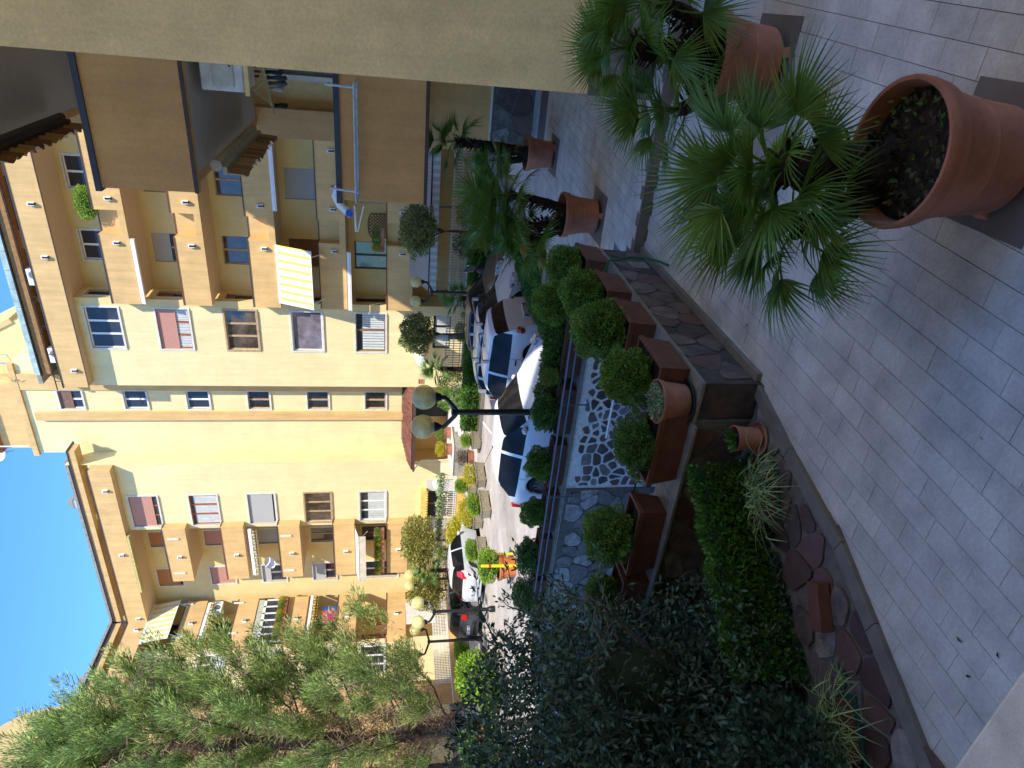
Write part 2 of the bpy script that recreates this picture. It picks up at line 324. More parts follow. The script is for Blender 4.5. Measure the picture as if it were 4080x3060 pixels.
# terrace slabs (tiles lie on them)
KL = [(2.50, 4.39), (2.69, 3.74), (2.87, 2.95), (3.08, 2.47), (3.42, 1.7), (3.9, 0.6)]      # kerb line, tile side
lower = [(-9, 7.50), (2.5, 7.50)]+KL+[(3.9, -0.4), (-9, -0.4)]
tf = MB().prism([P(a, b, 0)[:2] for a, b in lower], -3.4, -0.014).build('terrace_floor', GROUT, kind='structure')
upper = [(-9, 14.9), (-9, 7.50), (2.5, 7.50), (3.57, 10.86), (4.0, 11.3), (4.0, 12.2), (4.5, 16), (4.5, 27), (2.0, 27), (2.0, 14.9)]
tu = MB().prism([P(a, b, 0)[:2] for a, b in upper], -3.4, 0.106).build('upper_terrace_floor', GROUT, kind='structure')
def kerb_a(b):
    if b >= 4.39: return ((2.5, 8), (2.5, 4.39))
    for i in range(len(KL)-1):
        if KL[i][1] >= b >= KL[i+1][1]: return (KL[i], KL[i+1])
    return (KL[-2], KL[-1])
camI = (cam.matrix_world).inverted()
def px(p):   # rough size and visibility, only used to choose which pieces become single objects
    q = camI @ Vector(p)
    if q.z > -0.1: return None
    u, v = -q.x/q.z*680, -q.y/q.z*680
    return (u, v, -q.z) if abs(u) < 620 and abs(v) < 480 else None
def tilefield(parent, z, test, clipf, name, maxn, far):
    W, Lg, H_ = 0.1555, 0.311, 0.012; cand = []
    for k in range(-70, 20):
        for j in range(-2, 90):
            b0 = 3.54+(0.5*Lg if k % 2 else 0)+(j-12)*Lg
            q = []
            for (da, db) in ((0, 0), (W, 0), (W, Lg), (0, Lg)):
                bb = b0+db; q.append((1.949+k*W+da-0.07*bb, bb))
            ca = sum(p[0] for p in q)/4; cb = sum(p[1] for p in q)/4
            if not test(ca, cb): continue
            v = px(P(ca, cb, z))
            if v is None: continue
            cand.append((v[2], ca, cb, q))
    cand.sort(key=lambda c: c[0]); g = 0.0019; rest = MB(); base = None; n = 0
    for d, ca, cb, q in cand:
        q2 = [(p[0]+(g if i in (0, 3) else -g), p[1]+(g*.6 if i in (0, 1) else -g*.6)) for i, p in enumerate(q)]
        q3 = clipf(q2, ca, cb); clipped = len(q3) != 4 or any(abs(x[0]-y[0])+abs(x[1]-y[1]) > 1e-5 for x, y in zip(q2, q3))
        if len(q3) < 3: continue
        dz = random.uniform(-0.0012, 0.0012)
        if n < maxn and d < far:
            n += 1
            if clipped or base is None:
                o = MB().prism([P(p[0]-ca, p[1]-cb, 0)[:2] for p in q3][::-1], -H_, 0).build('tile', TILE)
                if not clipped: base = o.data
            else:
                o = bpy.data.objects.new('tile', base); COL.objects.link(o)
            o.parent = parent; o.location = (-ca, cb, z+dz)
        else: rest.prism([P(p[0], p[1], 0)[:2] for p in q3][::-1], z-H_+dz, z+dz)
    if rest.v: rest.build(name, TILE, parent, kind='stuff')
def clip_low(q, ca, cb):
    (a0, b0), (a1, b1) = kerb_a(cb); nx, ny = -(b1-b0), (a1-a0); L = math.hypot(nx, ny); nx /= L; ny /= L
    q = clip(q, nx, ny, a0*nx+b0*ny-0.003); return clip(q, 0, 1, 7.495)
tilefield(tf, 0.0, lambda a, b: b < 7.56 and b > -0.3 and a < 3.9 and a < 2.56+max(0, (4.39-b))*0.37, clip_low, 'distant_tiles', 300, 12)
def in_up(a, b):
    if b < 7.44: return False
    if b < 11.0: return a < 2.53+(b-7.5)*0.318
    if b < 14.9: return a < 4.03
    return 2.7 < a < 4.5
def clip_up(q, ca, cb):
    q = clip(q, 0, -1, -7.505)
    if cb < 11.0: q = clip(q, 0.953, -0.303, 0.953*2.5-0.303*7.5)
    return q
tilefield(tu, 0.12, in_up, clip_up, 'distant_tiles', 300, 12.8)
MB().ab(-9, 2.5, 7.47, 7.505, -0.014, 0.121).build('step_riser', KERB, tf)
MB().ab(-9, 2.75, 13.35, 14.0, 0.1, 0.126).build('border_strip', DKTILE, tu)
# dark square slabs under the palm pots
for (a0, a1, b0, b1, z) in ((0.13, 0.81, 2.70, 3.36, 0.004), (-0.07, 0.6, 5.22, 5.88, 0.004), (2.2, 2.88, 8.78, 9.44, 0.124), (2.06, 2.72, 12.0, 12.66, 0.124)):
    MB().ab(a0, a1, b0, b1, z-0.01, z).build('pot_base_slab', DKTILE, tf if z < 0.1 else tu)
# kerb stones
ks = []
for i in range(-1, len(KL)-1):
    p0, p1 = ((2.5, 7.47), KL[0]) if i < 0 else (KL[i], KL[i+1])
    L = math.hypot(p1[0]-p0[0], p1[1]-p0[1]); n = max(1, round(L/0.62)); dx, dy = (p1[0]-p0[0])/L, (p1[1]-p0[1])/L
    for j in range(n):
        s0, s1 = L*j/n+0.002, L*(j+1)/n-0.002; w = 0.0 if i < 0 else 0.10
        a0, b0, a1, b1 = p0[0]+dx*s0, p0[1]+dy*s0, p0[0]+dx*s1, p0[1]+dy*s1; nx, ny = -dy, dx
        sg = -1 if i < 0 else 1
        if i < 0: pts = [(a0-0.075, b0), (a1-0.075, b1), (a1, b1), (a0, b0)]
        else: pts = [(a0, b0), (a1, b1), (a1+0.105, b1+0.03), (a0+0.105, b0+0.03)]
        MB().prism([P(a, b, 0)[:2] for a, b in pts], -0.05, 0.045 if i < 0 else 0.035).build('kerb_stone', KERB, tf, bevel=0.004)

def stone_face(parent, F, x0, x1, y0, y1, size, joint, ms, proud=0.012, seed=1, drop=0.0, name='stone', rnd=0.5, inside=None):
    rg = random.Random(seed*7+1)
    for poly in stones(x0, x1, y0, y1, size, joint, rnd, drop, seed, inside):
        d = proud*(0.5+rg.random()); MB().slab(F, poly, -0.01, d).build(name, rg.choice(ms), parent)
class FlatF:     # frame for paving: s = a, t = b, d = up
    def __init__(s, z): s.z = z
    def p(s, x, t, d): return (-x, t, s.z+d)

# low parapet wall clad in dark stone, with its coping
pw = thing('parapet_wall', 'low parapet wall clad in dark brown stone with a thin pale coping, right beside the tiled terrace', 'wall', P(2.65, 6, 0))
MB().ab(2.50, 2.83, 4.36, 7.50, -3.35, 0.49).build('wall_core', mat('dark_wall_mortar', (0.075, 0.065, 0.06), 0.95, 0.15, 12, 0.5, 25), pw)
stone_face(pw, FB(4.36), 2.52, 2.82, 0.04, 0.48, 0.26, 0.014, [PORPH, PORPH], 0.006, 6)
stone_face(pw, FA(2.50), 4.40, 7.48, 0.05, 0.48, 0.24, 0.014, [PORPH, PORPH, PORPH, PORPHR], 0.008, 3)
stone_face(pw, FB(7.50) if False else Fr((0, 7.50, 0), (-1, 0, 0), (0, 1, 0)), 2.52, 2.82, 0.14, 0.48, 0.16, 0.012, [PORPH, PORPHG], 0.006, 4)
for i in range(5): MB().ab(2.480, 2.865, 4.33+i*0.64, 4.33+i*0.64+0.636, 0.49, 0.52).build('coping_slab', OLDMARBLE, pw, bevel=0.004)
MB().fr(FA(2.5), 6.9, 7.1, 0.1, 0.3, -0.002, 0.02).build('utility_hatch', OLDMARBLE, pw)
# second parapet, running left
pw2 = thing('parapet_wall', 'garden parapet wall with pale worn coping under the brown planters, running left behind the near hedge', 'wall', P(5, 4.5, 0))
MB().ab(2.84, 10.0, 4.34, 4.64, -3.35, 0.49).build('wall_core', DKMORT, pw2)
stone_face(pw2, FB(4.34), 2.9, 6.2, -0.25, 0.48, 0.26, 0.02, [PORPH, PORPHR, PORPHG], 0.01, 5)
for i in range(9): MB().ab(2.868+i*0.78, 2.868+i*0.78+0.777, 4.28, 4.70, 0.49, 0.52).build('coping_slab', OLDMARBLE, pw2, bevel=0.004)
# garden bed between kerb and second parapet
bd = MB().prism([P(a, b, 0)[:2] for a, b in [(p[0]+0.1, p[1]) for p in KL]+[(14, 0.6), (14, 4.33), (2.6, 4.33)]], -3.4, -0.02).build('garden_bed_ground', EARTH, kind='structure')
pv = MB()
stripin = lambda a, b: (a > 2.62+max(0, (4.39-b))*0.30) and (a < 3.18+max(0, (4.2-b))*0.42)
stm = []
rg_ = random.Random(5)
pvo = MB().prism([P(a, b, 0)[:2] for a, b in [(2.6, 4.33), (2.79, 3.74), (2.97, 2.95), (3.18, 2.47), (3.52, 1.7), (4.0, 0.6), (5.0, 0.6), (4.6, 1.7), (4.15, 2.6), (3.8, 3.2), (3.5, 3.9), (3.3, 4.33)]], -0.1, 0.012).build('stone_strip', mat('taupe_mortar', (0.13, 0.115, 0.105), 0.95, 0.15, 12, 0.4, 25), kind='structure')
stone_face(pvo, FlatF(0.012), 2.6, 4.6, 0.8, 4.3, 0.23, 0.022, [PORPHR, PORPH, PORPHR, PORPHG], 0.016, 9, inside=stripin, name='stone')
MB().box(-4.9, -2.9, -0.4, 0.6, -0.1, 0.0)

# far retaining wall of the ramp
fwl = thing('retaining_wall', 'tall retaining wall of brown stones set in thick white mortar across the ramp', 'wall', P(8, 10.5, -3.3))
MB().ab(3.6, 14.5, 10.42, 10.75, -3.35, -0.47).build('wall_core', MORTAR, fwl)
stone_face(fwl, FB(10.42), 4.4, 8.35, -2.9, -0.62, 0.205, 0.05, [PORPH, PORPHG, PORPHR, PORPH], 0.012, 12, 0.03, rnd=0.6)
MB().ab(8.42, 14.5, 10.395, 10.42, -3.35, -0.5).build('wall_core', DKMORT, fwl)
stone_face(fwl, FB(10.395), 8.45, 12.5, -2.8, -0.55, 0.36, 0.025, [PORPHG, PORPHG, mat('pale_quartzite_stone', (0.34, 0.32, 0.30), 0.5, 0.25, 7, 0.5, 20)], 0.02, 13, rnd=0.6)
for i in range(8): MB().ab(4.35+i*1.2, 4.35+i*1.2+1.196, 10.37, 10.85, -0.47, -0.42).build('coping_slab', OLDMARBLE, fwl, bevel=0.005)
# handrail on that wall
hr = thing('handrail', 'blue-grey two-bar pipe railing fixed in front of the planters on the retaining wall', 'railing', P(8, 10.25, -0.5))
RAILM = mat('blue_grey_pipe', (0.10, 0.12, 0.17), 0.4, 0.1, spec=0.5)
MB().tube([P(4.5, 10.25, -0.10), P(12.4, 10.25, -0.13)], 0.018, 8).build('rail', RAILM, hr, smooth=True)
MB().tube([P(4.5, 10.25, -0.22), P(12.4, 10.25, -0.25)], 0.018, 8).build('rail', RAILM, hr, smooth=True)
for a in (4.7, 6.35, 8.5, 10.6):
    MB().tube([P(a, 10.25, -0.11), P(a, 10.25, -0.60), P(a, 10.42, -0.62)], 0.014, 8).build('post', RAILM, hr, smooth=True)
tb = thing('ramp_handrail', 'white tube handrail slanting down the mortared ramp wall', 'handrail', P(6, 10.2, -1.05))
MB().tube([P(5.1, 10.2, -1.04), P(7.05, 10.2, -1.045)], 0.022, 8).build('tube', WHITE, tb, smooth=True)
for a in (5.4, 6.6): MB().tube([P(a, 10.2, -1.05), P(a, 10.44, -1.12)], 0.012, 6).build('bracket', WHITE, tb)
# end of ramp by the upper terrace: dark stone block
sb = thing('stone_wall', 'short dark stone wall end between the tiled terrace and the green hedge', 'wall', P(4.3, 11.6, -1))
MB().prism([P(a, b, 0)[:2] for a, b in [(3.62, 10.80), (4.9, 10.80), (5.0, 12.4), (4.05, 12.2), (4.0, 11.3)]], -3.3, 0.06).build('wall_core', DKMORT, sb)
stone_face(sb, FlatF(0.06), 3.9, 5.0, 10.85, 12.3, 0.32, 0.03, [PORPHG, PORPH, PORPHR], 0.02, 21, inside=lambda a, b: a > 3.6+(b-10.8)*0.5)
stone_face(sb, FB(10.80), 4.0, 4.88, -0.4, 0.05, 0.26, 0.03, [PORPHG, PORPH], 0.02, 22)
# ---------------- far apartment building ----------------
FLH = 3.17
far = thing('apartment_building', 'L-shaped five-storey cream and ochre apartment block with long ochre balconies and flat roof', 'building', P(19, 33, G))
def wall_holes(F, s0, s1, t0, t1, holes, m, parent, depth=0.2, name='wall'):
    xs = sorted({s0, s1, *[h[0] for h in holes], *[h[1] for h in holes]}); ts = sorted({t0, t1, *[h[2] for h in holes], *[h[3] for h in holes]})
    xs = [x for x in xs if s0 <= x <= s1]; ts = [t for t in ts if t0 <= t <= t1]; w = MB()
    for i in range(len(xs)-1):
        j = 0
        while j < len(ts)-1:
            cx = (xs[i]+xs[i+1])/2
            free = lambda j: not any(h[0] < cx < h[1] and h[2] < (ts[j]+ts[j+1])/2 < h[3] for h in holes)
            if not free(j): j += 1; continue
            k = j
            while k+1 < len(ts)-1 and free(k+1): k += 1
            w.poly([F.p(xs[i], ts[j], 0), F.p(xs[i+1], ts[j], 0), F.p(xs[i+1], ts[k+1], 0), F.p(xs[i], ts[k+1], 0)]); j = k+1
    for h in holes:
        a, b, c, d = h
        w.poly([F.p(a, c, 0), F.p(a, d, 0), F.p(a, d, -depth), F.p(a, c, -depth)]); w.poly([F.p(b, c, 0), F.p(b, d, 0), F.p(b, d, -depth), F.p(b, c, -depth)])
        w.poly([F.p(a, c, 0), F.p(b, c, 0), F.p(b, c, -depth), F.p(a, c, -depth)]); w.poly([F.p(a, d, 0), F.p(b, d, 0), F.p(b, d, -depth), F.p(a, d, -depth)])
    # body behind, so that the wall is solid
    for (a, b, c, d) in ((s0, s1, t0, t1),):
        w.poly([F.p(a, c, -0.35), F.p(b, c, -0.35), F.p(b, d, -0.35), F.p(a, d, -0.35)])
        w.poly([F.p(a, c, 0), F.p(a, c, -0.35), F.p(a, d, -0.35), F.p(a, d, 0)]); w.poly([F.p(b, c, 0), F.p(b, c, -0.35), F.p(b, d, -0.35), F.p(b, d, 0)])
        w.poly([F.p(a, d, 0), F.p(b, d, 0), F.p(b, d, -0.35), F.p(a, d, -0.35)])
    return w.build(name, m, parent)
def window(parent, F, s0, s1, t0, t1, n=3, fm=WHITE, gm=GLASS, trim=MARBLE, shut=None, sf=0.0, curtain=0.0, d=-0.12, bars=0, split=None):
    w = MB(); e = 0.055
    w.fr(F, s0, s0+e, t0, t1, d-0.03, d+0.03).fr(F, s1-e, s1, t0, t1, d-0.03, d+0.03).fr(F, s0+e, s1-e, t0, t0+e, d-0.03, d+0.03).fr(F, s0+e, s1-e, t1-e, t1, d-0.03, d+0.03)
    wi = (s1-s0-2*e)/n; cuts = split or [s0+e+wi*k for k in range(1, n)]
    for x in cuts: w.fr(F, x-0.05, x+0.05, t0+e, t1-e, d-0.028, d+0.028)
    f = w.build('window', fm, parent)
    ed = [s0+e]+[c+0.05 for c in cuts]; ee = [c-0.05 for c in cuts]+[s1-e]
    for x0, x1 in zip(ed, ee):
        MB().fr(F, x0, x1, t0+e, t1-e, d-0.012, d-0.002).build('pane', gm, f)
    if curtain > 0:
        c = MB()
        for x0, x1 in zip(ed, ee):
            k = 7; st = (x1-x0)/k
            for q in range(k): c.fr(F, x0+q*st, x0+(q+0.8)*st, t0+e+(t1-t0)*(1-curtain)*0.0, t0+e+(t1-t0-2*e)*curtain, d-0.001, d+0.004+0.006*(q % 2))
        c.build('curtain', CURT, f)
    if shut is not None and sf > 0: MB().fr(F, s0+0.02, s1-0.02, t1-(t1-t0)*sf, t1-0.01, d+0.035, d+0.06).build('shutter', shut, f)
    if trim is not None:
        q = MB(); g = 0.09
        q.fr(F, s0-g, s0, t0-g, t1+g, -0.02, 0.03).fr(F, s1, s1+g, t0-g, t1+g, -0.02, 0.03).fr(F, s0, s1, t1, t1+g, -0.02, 0.03).fr(F, s0, s1, t0-g, t0, -0.15, 0.06)
        q.build('surround', trim, f)
    for k in range(bars):
        pass
    return f
def wall_lamp(parent, F, s, t):
    o = MB().fr(F, s-0.07, s+0.07, t, t+0.05, 0, 0.13).fr(F, s-0.07, s-0.045, t-0.22, t, 0, 0.12).fr(F, s+0.045, s+0.07, t-0.22, t, 0, 0.12).fr(F, s-0.045, s+0.045, t-0.22, t, 0, 0.05).build('wall_lamp', WHITE, parent)
    MB().fr(F, s-0.044, s+0.044, t-0.25, t-0.005, 0.052, 0.118).build('lens', BLACK, o)
B0, BW, BR_, BT = 31.9, 32.5, 33.9, 33.65      # balcony fronts, main wall, recessed wall, stair tower
F0, FW, FR_, FT = FB(B0), FB(BW), FB(BR_), FB(BT)
wz = lambda k: (16.07-FLH*k, 17.56-FLH*k)
# right wing, projecting part with the big windows
hl = [(14.68, 16.86)+wz(k) for k in range(5)]+[(14.7, 16.6, 0.0, 0.92)]
wall_holes(FW, 14.2, 19.0, G, 19.2, hl, CREAM, far)
sty = [dict(n=3, fm=WHITE, gm=GLASS), dict(n=3, fm=REDW, gm=GLASS, shut=SHUT_P, sf=0.58, curtain=0.6), dict(n=3, fm=TANW, gm=GLASSB, trim=TANW), dict(n=1, fm=WHITE, gm=mat('reflecting_mauve_glass', (0.19, 0.16, 0.18), 0.05, 0.6, 0.8, spec=0.8)), dict(n=2, fm=WOODW, gm=GLASS, curtain=0.8, split=[15.65])]
for k in range(5): window(far, FW, 14.68, 16.86, *wz(k), **sty[k])
window(far, FW, 14.7, 16.6, 0.0, 0.92, n=3, fm=BLACK, gm=GLASSB, trim=None, curtain=0.9)
sd = [(32.82, 33.5, wz(k)[0], wz(k)[1]) for k in range(5)]
wall_holes(FA(14.194), BW-0.004, BR_+0.2, G, 19.2, sd, YELLOW, far)
for k in range(5): window(far, FA(14.194), 32.82, 33.5, *wz(k), n=1, fm=[WOODW, TANW, TANW, WOODW, DKTRIM][k], trim=MARBLE if k < 2 else None, shut=SHUT_B, sf=[0, .5, .3, .0, .0][k])
# right wing, recessed wall behind the balconies
rh = []
for k in range(5):
    z1 = 17.62-FLH*k
    rh += [(7.92, 9.39, z1-2.3 if k != 0 else z1-2.3, z1), (11.35, 12.80, z1-(2.3 if k in (1, 4) else 1.5), z1)]
rh += [(5.9, 9.0, -0.6, 1.1), (10.7, 12.4, -0.9, 0.95), (3.4, 4.6, -0.9, 1.0)]
wall_holes(FR_, 2.8, 14.2, G, 19.2, rh, YELLOW, far)
gsty = [(WHITE, GLASS, None, 0), (TANW, GLASSB, None, 0), (TANW, GLASSB, None, 0), (GREYM, GLASSB, SHUT_G, 1.0), (WHITE, GLASSB, None, 0)]
for k in range(5):
    fm, gg, sh, sf = gsty[k]; z1 = 17.62-FLH*k
    window(far, FR_, 7.92, 9.39, z1-2.3, z1, n=2, fm=fm, gm=gg, shut=sh, sf=sf, trim=MARBLE if k == 0 else None)
    fm2 = [WHITE, TANW, TANW, REDW, DKTRIM][k]
    window(far, FR_, 11.35, 12.80, z1-(2.3 if k in (1, 4) else 1.5), z1, n=2, fm=fm2, gm=[GLASS, BLACK, GLASSB, GLASSB, mat('green_reflecting_glass', (0.05, 0.08, 0.06), 0.05, 0.8, 1.5, spec=0.8)][k], shut=[None, SHUT_G, None, SHUT_B, None][k], sf=[0, 0.35, 0, 1.0, 0][k], trim=MARBLE if k == 0 else None)
for (s0, s1, t0, t1) in rh[-3:]:
    window(far, FR_, s0, s1, t0, t1, n=2, fm=WOODW, gm=BLACK, trim=None, shut=SHUT_B, sf=1.0 if s0 > 10 else 0)
MB().fr(FR_, 2.8, 14.2, G, 2.2, 0.001, 0.006).build('lower_wall_band', OCHRE, far)
COPE = [DKTRIM, RUST, DKTRIM, DKTRIM, RUST]
def balcony(F, s0, s1, k, depth, back, notch=None, side_lo=True, side_hi=True, z=None, tp=1.24):
    zt = 15.97-FLH*k if z is None else z; zb = zt-tp; T = 0.12; m = MB()
    spans = [(s0, s1)] if not notch else [(s0, notch[0]), (notch[1], s1)]
    for a, b in spans: m.fr(F, a, b, zb, zt, -T, 0)
    if notch:
        m.fr(F, notch[0], notch[1], zb, zb+0.28, -T, 0).fr(F, notch[0]-T, notch[0], zb+0.28, zt, -0.5, -T).fr(F, notch[1], notch[1]+T, zb+0.28, zt, -0.5, -T).fr(F, notch[0], notch[1], zb+0.2, zt, -0.5-T, -0.5)
        m.fr(F, notch[0], notch[1], zb+0.1, zb+0.28, -0.5, -T)
    if side_lo: m.fr(F, s0, s0+T, zb, zt, -back, -T)
    if side_hi: m.fr(F, s1-T, s1, zb, zt, -back, -T)
    o = m.build('balcony', OCHRE, far)
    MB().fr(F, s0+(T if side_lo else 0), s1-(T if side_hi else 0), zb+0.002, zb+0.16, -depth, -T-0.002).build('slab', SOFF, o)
    c = MB(); cm = COPE[k % 5]
    for a, b in spans: c.fr(F, a, b, zt, zt+0.045, -T-0.02, 0.03)
    if notch: c.fr(F, notch[0]-0.02, notch[0]+0.02, zt, zt+0.045, -0.62, -0.14).fr(F, notch[1], notch[1]+0.04, zt, zt+0.045, -0.62, -0.14).fr(F, notch[0]+.02, notch[1], zt, zt+0.045, -0.64, -0.48)
    if side_lo: c.fr(F, s0-0.03, s0+T+0.02, zt, zt+0.045, -back, -T-0.02)
    c.build('coping', cm, o); return o
for k in range(5):
    balcony(F0, 2.9, 14.2, k, 2.0, 0.6, notch=(9.73, 10.84), side_lo=False)
    for s in (6.6, 11.2, 9.2): wall_lamp(far, F0, s, 15.35-FLH*k)
# top band with soffit and coping
ttop = MB().fr(F0, 2.8, 18.78, 17.92, 19.05, -0.14, 0)
ttop.fr(F0, 18.64, 18.78, 17.92, 19.05, -0.6, -0.14).build('parapet_band', OCHRE, far)
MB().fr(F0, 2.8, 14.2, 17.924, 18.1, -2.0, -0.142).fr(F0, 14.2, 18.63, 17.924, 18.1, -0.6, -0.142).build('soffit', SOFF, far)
MB().fr(F0, 2.8, 18.8, 17.89, 17.92, -0.02, 0.012).build('shadow_gap_strip', DKTRIM, far)
cp = MB().fr(F0, 2.8, 18.82, 19.05, 19.1, -0.18, 0.03).build('coping', DKTRIM, far)
for s in (7.0, 9.6, 12.0, 17.8): wall_lamp(far, F0, s, 18.45)
rr = MB().tube([F0.p(2.8, 19.42, -0.1), F0.p(19.0, 19.42, -0.1)], 0.025, 6); [rr.tube([F0.p(s, 19.1, -0.1), F0.p(s, 19.42, -0.1)], 0.018, 5) for s in np.arange(3.5, 19, 1.5)]
rr.build('terrace_rail', BLACK, far)
# attic storey
wall_holes(FR_, 2.8, 18.5, 19.2, 20.6, [(s, s+2.5, 19.3, 20.35) for s in (4.5, 9.0, 12.4, 15.1)], SOFF, far)
for s in (4.5, 9.0, 12.4, 15.1): window(far, FR_, s, s+2.5, 19.3, 20.35, n=2, fm=WOODW, gm=GLASS, trim=None)
MB().fr(FB(32.55), 2.8, 18.4, 19.8, 20.22, -0.12, 0).fr(FB(32.55), 2.8, 18.4, 20.22, 20.3, -1.5, 0).build('eave_band', mat('brown_eave_plaster', (0.33, 0.18, 0.07), 0.9), far)
GLP = mat('pale_green_gutter_glass', (0.42, 0.52, 0.46), 0.25, 0.15, 3, spec=0.5)
for i in range(17): MB().fr(FB(32.5), 2.86+i*0.917, 2.86+i*0.917+0.89, 20.24, 20.50, -0.03, 0.05).build('gutter_panel', GLP, far, bevel=0.008)
MB().fr(FB(32.5), 2.8, 18.45, 20.18, 20.235, -0.03, 0.06).build('gutter_lip', BLACK, far)
ro = MB(); ro.ab(2.8, 19.0, 32.6, 46, 20.3, 20.5); ro.ab(23.9, 37.0, 32.7, 46, 20.3, 20.45); ro.ab(36.3, 50, 10, 46, 20.3, 20.46); ro.build('roof', CONC, far)
# stair tower
th = [(20.02, 21.14, 19.18-3.158*k, 20.32-3.158*k) for k in range(6)]
wall_holes(FT, 19.0, 23.97, G, 22.0, th+[(20.0, 21.6, -0.1, 1.75)], CREAM, far)
for k in range(6): window(far, FT, *th[k], n=2, fm=WHITE if k < 3 else TANW, gm=GLASS if k < 3 else mat('dark_brown_glass', (0.03, 0.022, 0.018), 0.08, 0.3), shut=SHUT_B if k == 0 else None, sf=0.55 if k == 0 else 0)
MB().fr(FT, 19.0, 19.93, 2.4, 22.0, 0.0, 0.1).build('pilaster', OCHRE, far); MB().fr(FT, 21.29, 21.75, 2.4, 21.6, 0.0, 0.22).build('pilaster', OCHRE, far)
MB().fr(FT, 18.4, 24.1, 22.0, 22.28, -0.2, 0.12).build('cornice', OCHRE, far)
MB().ab(19.0, 23.97, BT+0.35, 40, 19, 22.0).ab(18.2, 19.0, BT+0.02, 40, 20.5, 22.0).build('tower_mass', CREAM, far)
pent = MB().ab(20.0, 24.1, 34.3, 39, 22.0, 24.1).build('penthouse', OCHRE, far)
MB().ab(19.8, 24.3, 34.1, 39, 24.1, 24.25).build('roof_edge', TERROOF, far)
pt = MB()
for i in range(30): pt.tube([P(19.85+i*0.15, 34.02, 24.24), P(19.85+i*0.15, 36.8, 25.0)], 0.07, 6)
pt.build('roof_tiles', TERROOF, far, kind='stuff')
MB().slab(FB(35.4), [(16.6, 20.5), (20.0, 20.5), (20.0, 25.5), (18.6, 25.5), (16.9, 22.5)], -3, 0).build('stair_roof_gable', YELLOW, far)
MB().slab(FB(35.36), [(16.7, 22.5), (16.95, 22.4), (18.75, 25.6), (18.5, 25.7)], -3, 0.04).build('gable_coping', OCHRE, far)
# central part
chl = [(26.17, 28.37)+wz(k) for k in range(5)]+[(26.19, 28.26, G+0.1, 0.98)]
wall_holes(FB(32.42), 23.95, 28.62, G, 19.2, chl, CREAM, far)
csty = [dict(n=3, fm=REDW, shut=SHUT_P, sf=0.8), dict(n=3, fm=REDW, curtain=0.9), dict(n=1, fm=WHITE, shut=SHUT_G, sf=0.9), dict(n=3, fm=TANW, gm=GLASSB, trim=TANW, curtain=0.0), dict(n=3, fm=WHITE, curtain=0.7)]
FC = FB(32.42)
for k in range(5): window(far, FC, 26.17, 28.37, *wz(k), **csty[k])
window(far, FC, 26.19, 28.26, G+0.1, 0.98, n=2, fm=WOODW, gm=GLASS, trim=None)
LOUV = stripes('white_louvre', (0.70, 0.69, 0.66), (0.45, 0.44, 0.42), 2, 14)
for (a, b) in ((25.3, 26.15), (28.3, 29.2)): MB().fr(FC, a, b, G+0.1, 0.98, 0.01, 0.05).build('louvred_shutter', LOUV, far)
MB().poly([P(23.944, 32.416, G), P(23.944, 33.65, G), P(23.944, 33.65, 20.3), P(23.944, 32.416, 20.3)]).build('return_wall', CREAM, far)
MB().fr(FT, 19.01, 23.94, G, 1.78, 0.001, 0.01).build('porch_wall_band', BANDY, far); MB().fr(FA(23.95), 32.43, 33.63, G, 1.78, 0.001, 0.01).build('porch_wall_band', BANDY, far)
crh = []
for k in range(5):
    z1 = 17.59-FLH*k; crh += [(30.13, 31.33, z1-2.2, z1), (33.2, 34.66, z1-1.46 if k < 4 else z1-2.3, z1)]
wall_holes(FR_, 28.62, 37.4, G, 19.2, crh, YELLOW, far)
for k in range(5):
    z1 = 17.59-FLH*k
    window(far, FR_, 30.13, 31.33, z1-2.2, z1, n=2, fm=TANW if k != 4 else WOODW, gm=GLASSB if k != 4 else BLACK, shut=[SHUT_O, SHUT_P, SHUT_G, None, None][k], sf=[1, 1, .9, 0, 0][k])
    window(far, FR_, 33.2, 34.66, z1-(1.46 if k < 4 else 2.3), z1, n=2, fm=[REDW, TANW, GREYM, TANW, GREYM][k], gm=GLASS if k != 4 else BLACK, shut=[SHUT_O, SHUT_P, SHUT_G, SHUT_G, None][k], sf=[.85, 1, .35, .55, 0][k])
for k in range(5):
    balcony(F0, 28.2, 32.3, k, 2.0, 0.55, side_hi=True)
    wall_lamp(far, F0, 30.3, 15.35-FLH*k)
MB().ab(28.2, 28.32, 32.45, 32.5, 0, 0.01)
ct = MB().fr(F0, 23.95, 35.7, 17.92, 19.05, -0.14, 0).fr(F0, 23.95, 24.09, 17.92, 19.05, -1.73, -0.14).build('parapet_band', OCHRE, far)
MB().fr(F0, 24.1, 28.6, 17.924, 18.1, -0.5, -0.142).fr(F0, 28.6, 37.4, 17.924, 18.1, -2.0, -0.142).build('soffit', SOFF, far)
MB().fr(F0, 23.9, 35.7, 19.05, 19.1, -0.18, 0.03).build('coping', DKTRIM, far)
for s in (25.3, 30.0, 35.3): wall_lamp(far, F0, s, 18.45)
wall_holes(FB(33.0), 23.95, 37, 19.2, 20.2, [(25.0, 26.6, 19.3, 19.62), (28.6, 30.2, 19.3, 19.62), (32.4, 34.2, 19.3, 19.62)], SOFF, far)
for s0, s1 in ((25.0, 26.6), (28.6, 30.2), (32.4, 34.2)): window(far, FB(33.0), s0, s1, 19.3, 19.62, n=2, fm=WOODW, gm=BLACK, trim=None)
MB().fr(FB(32.35), 23.0, 36.0, 19.62, 19.95, -0.7, 0).build('eave_band', OCHRE, far); MB().fr(FB(32.33), 22.95, 36.0, 19.95, 20.02, -0.9, 0.02).build('eave_gutter', DKTRIM, far)
MB().ab(27.6, 28.0, 32.7, 33.0, 19.1, 19.62).build('attic_pier', YELLOW, far)
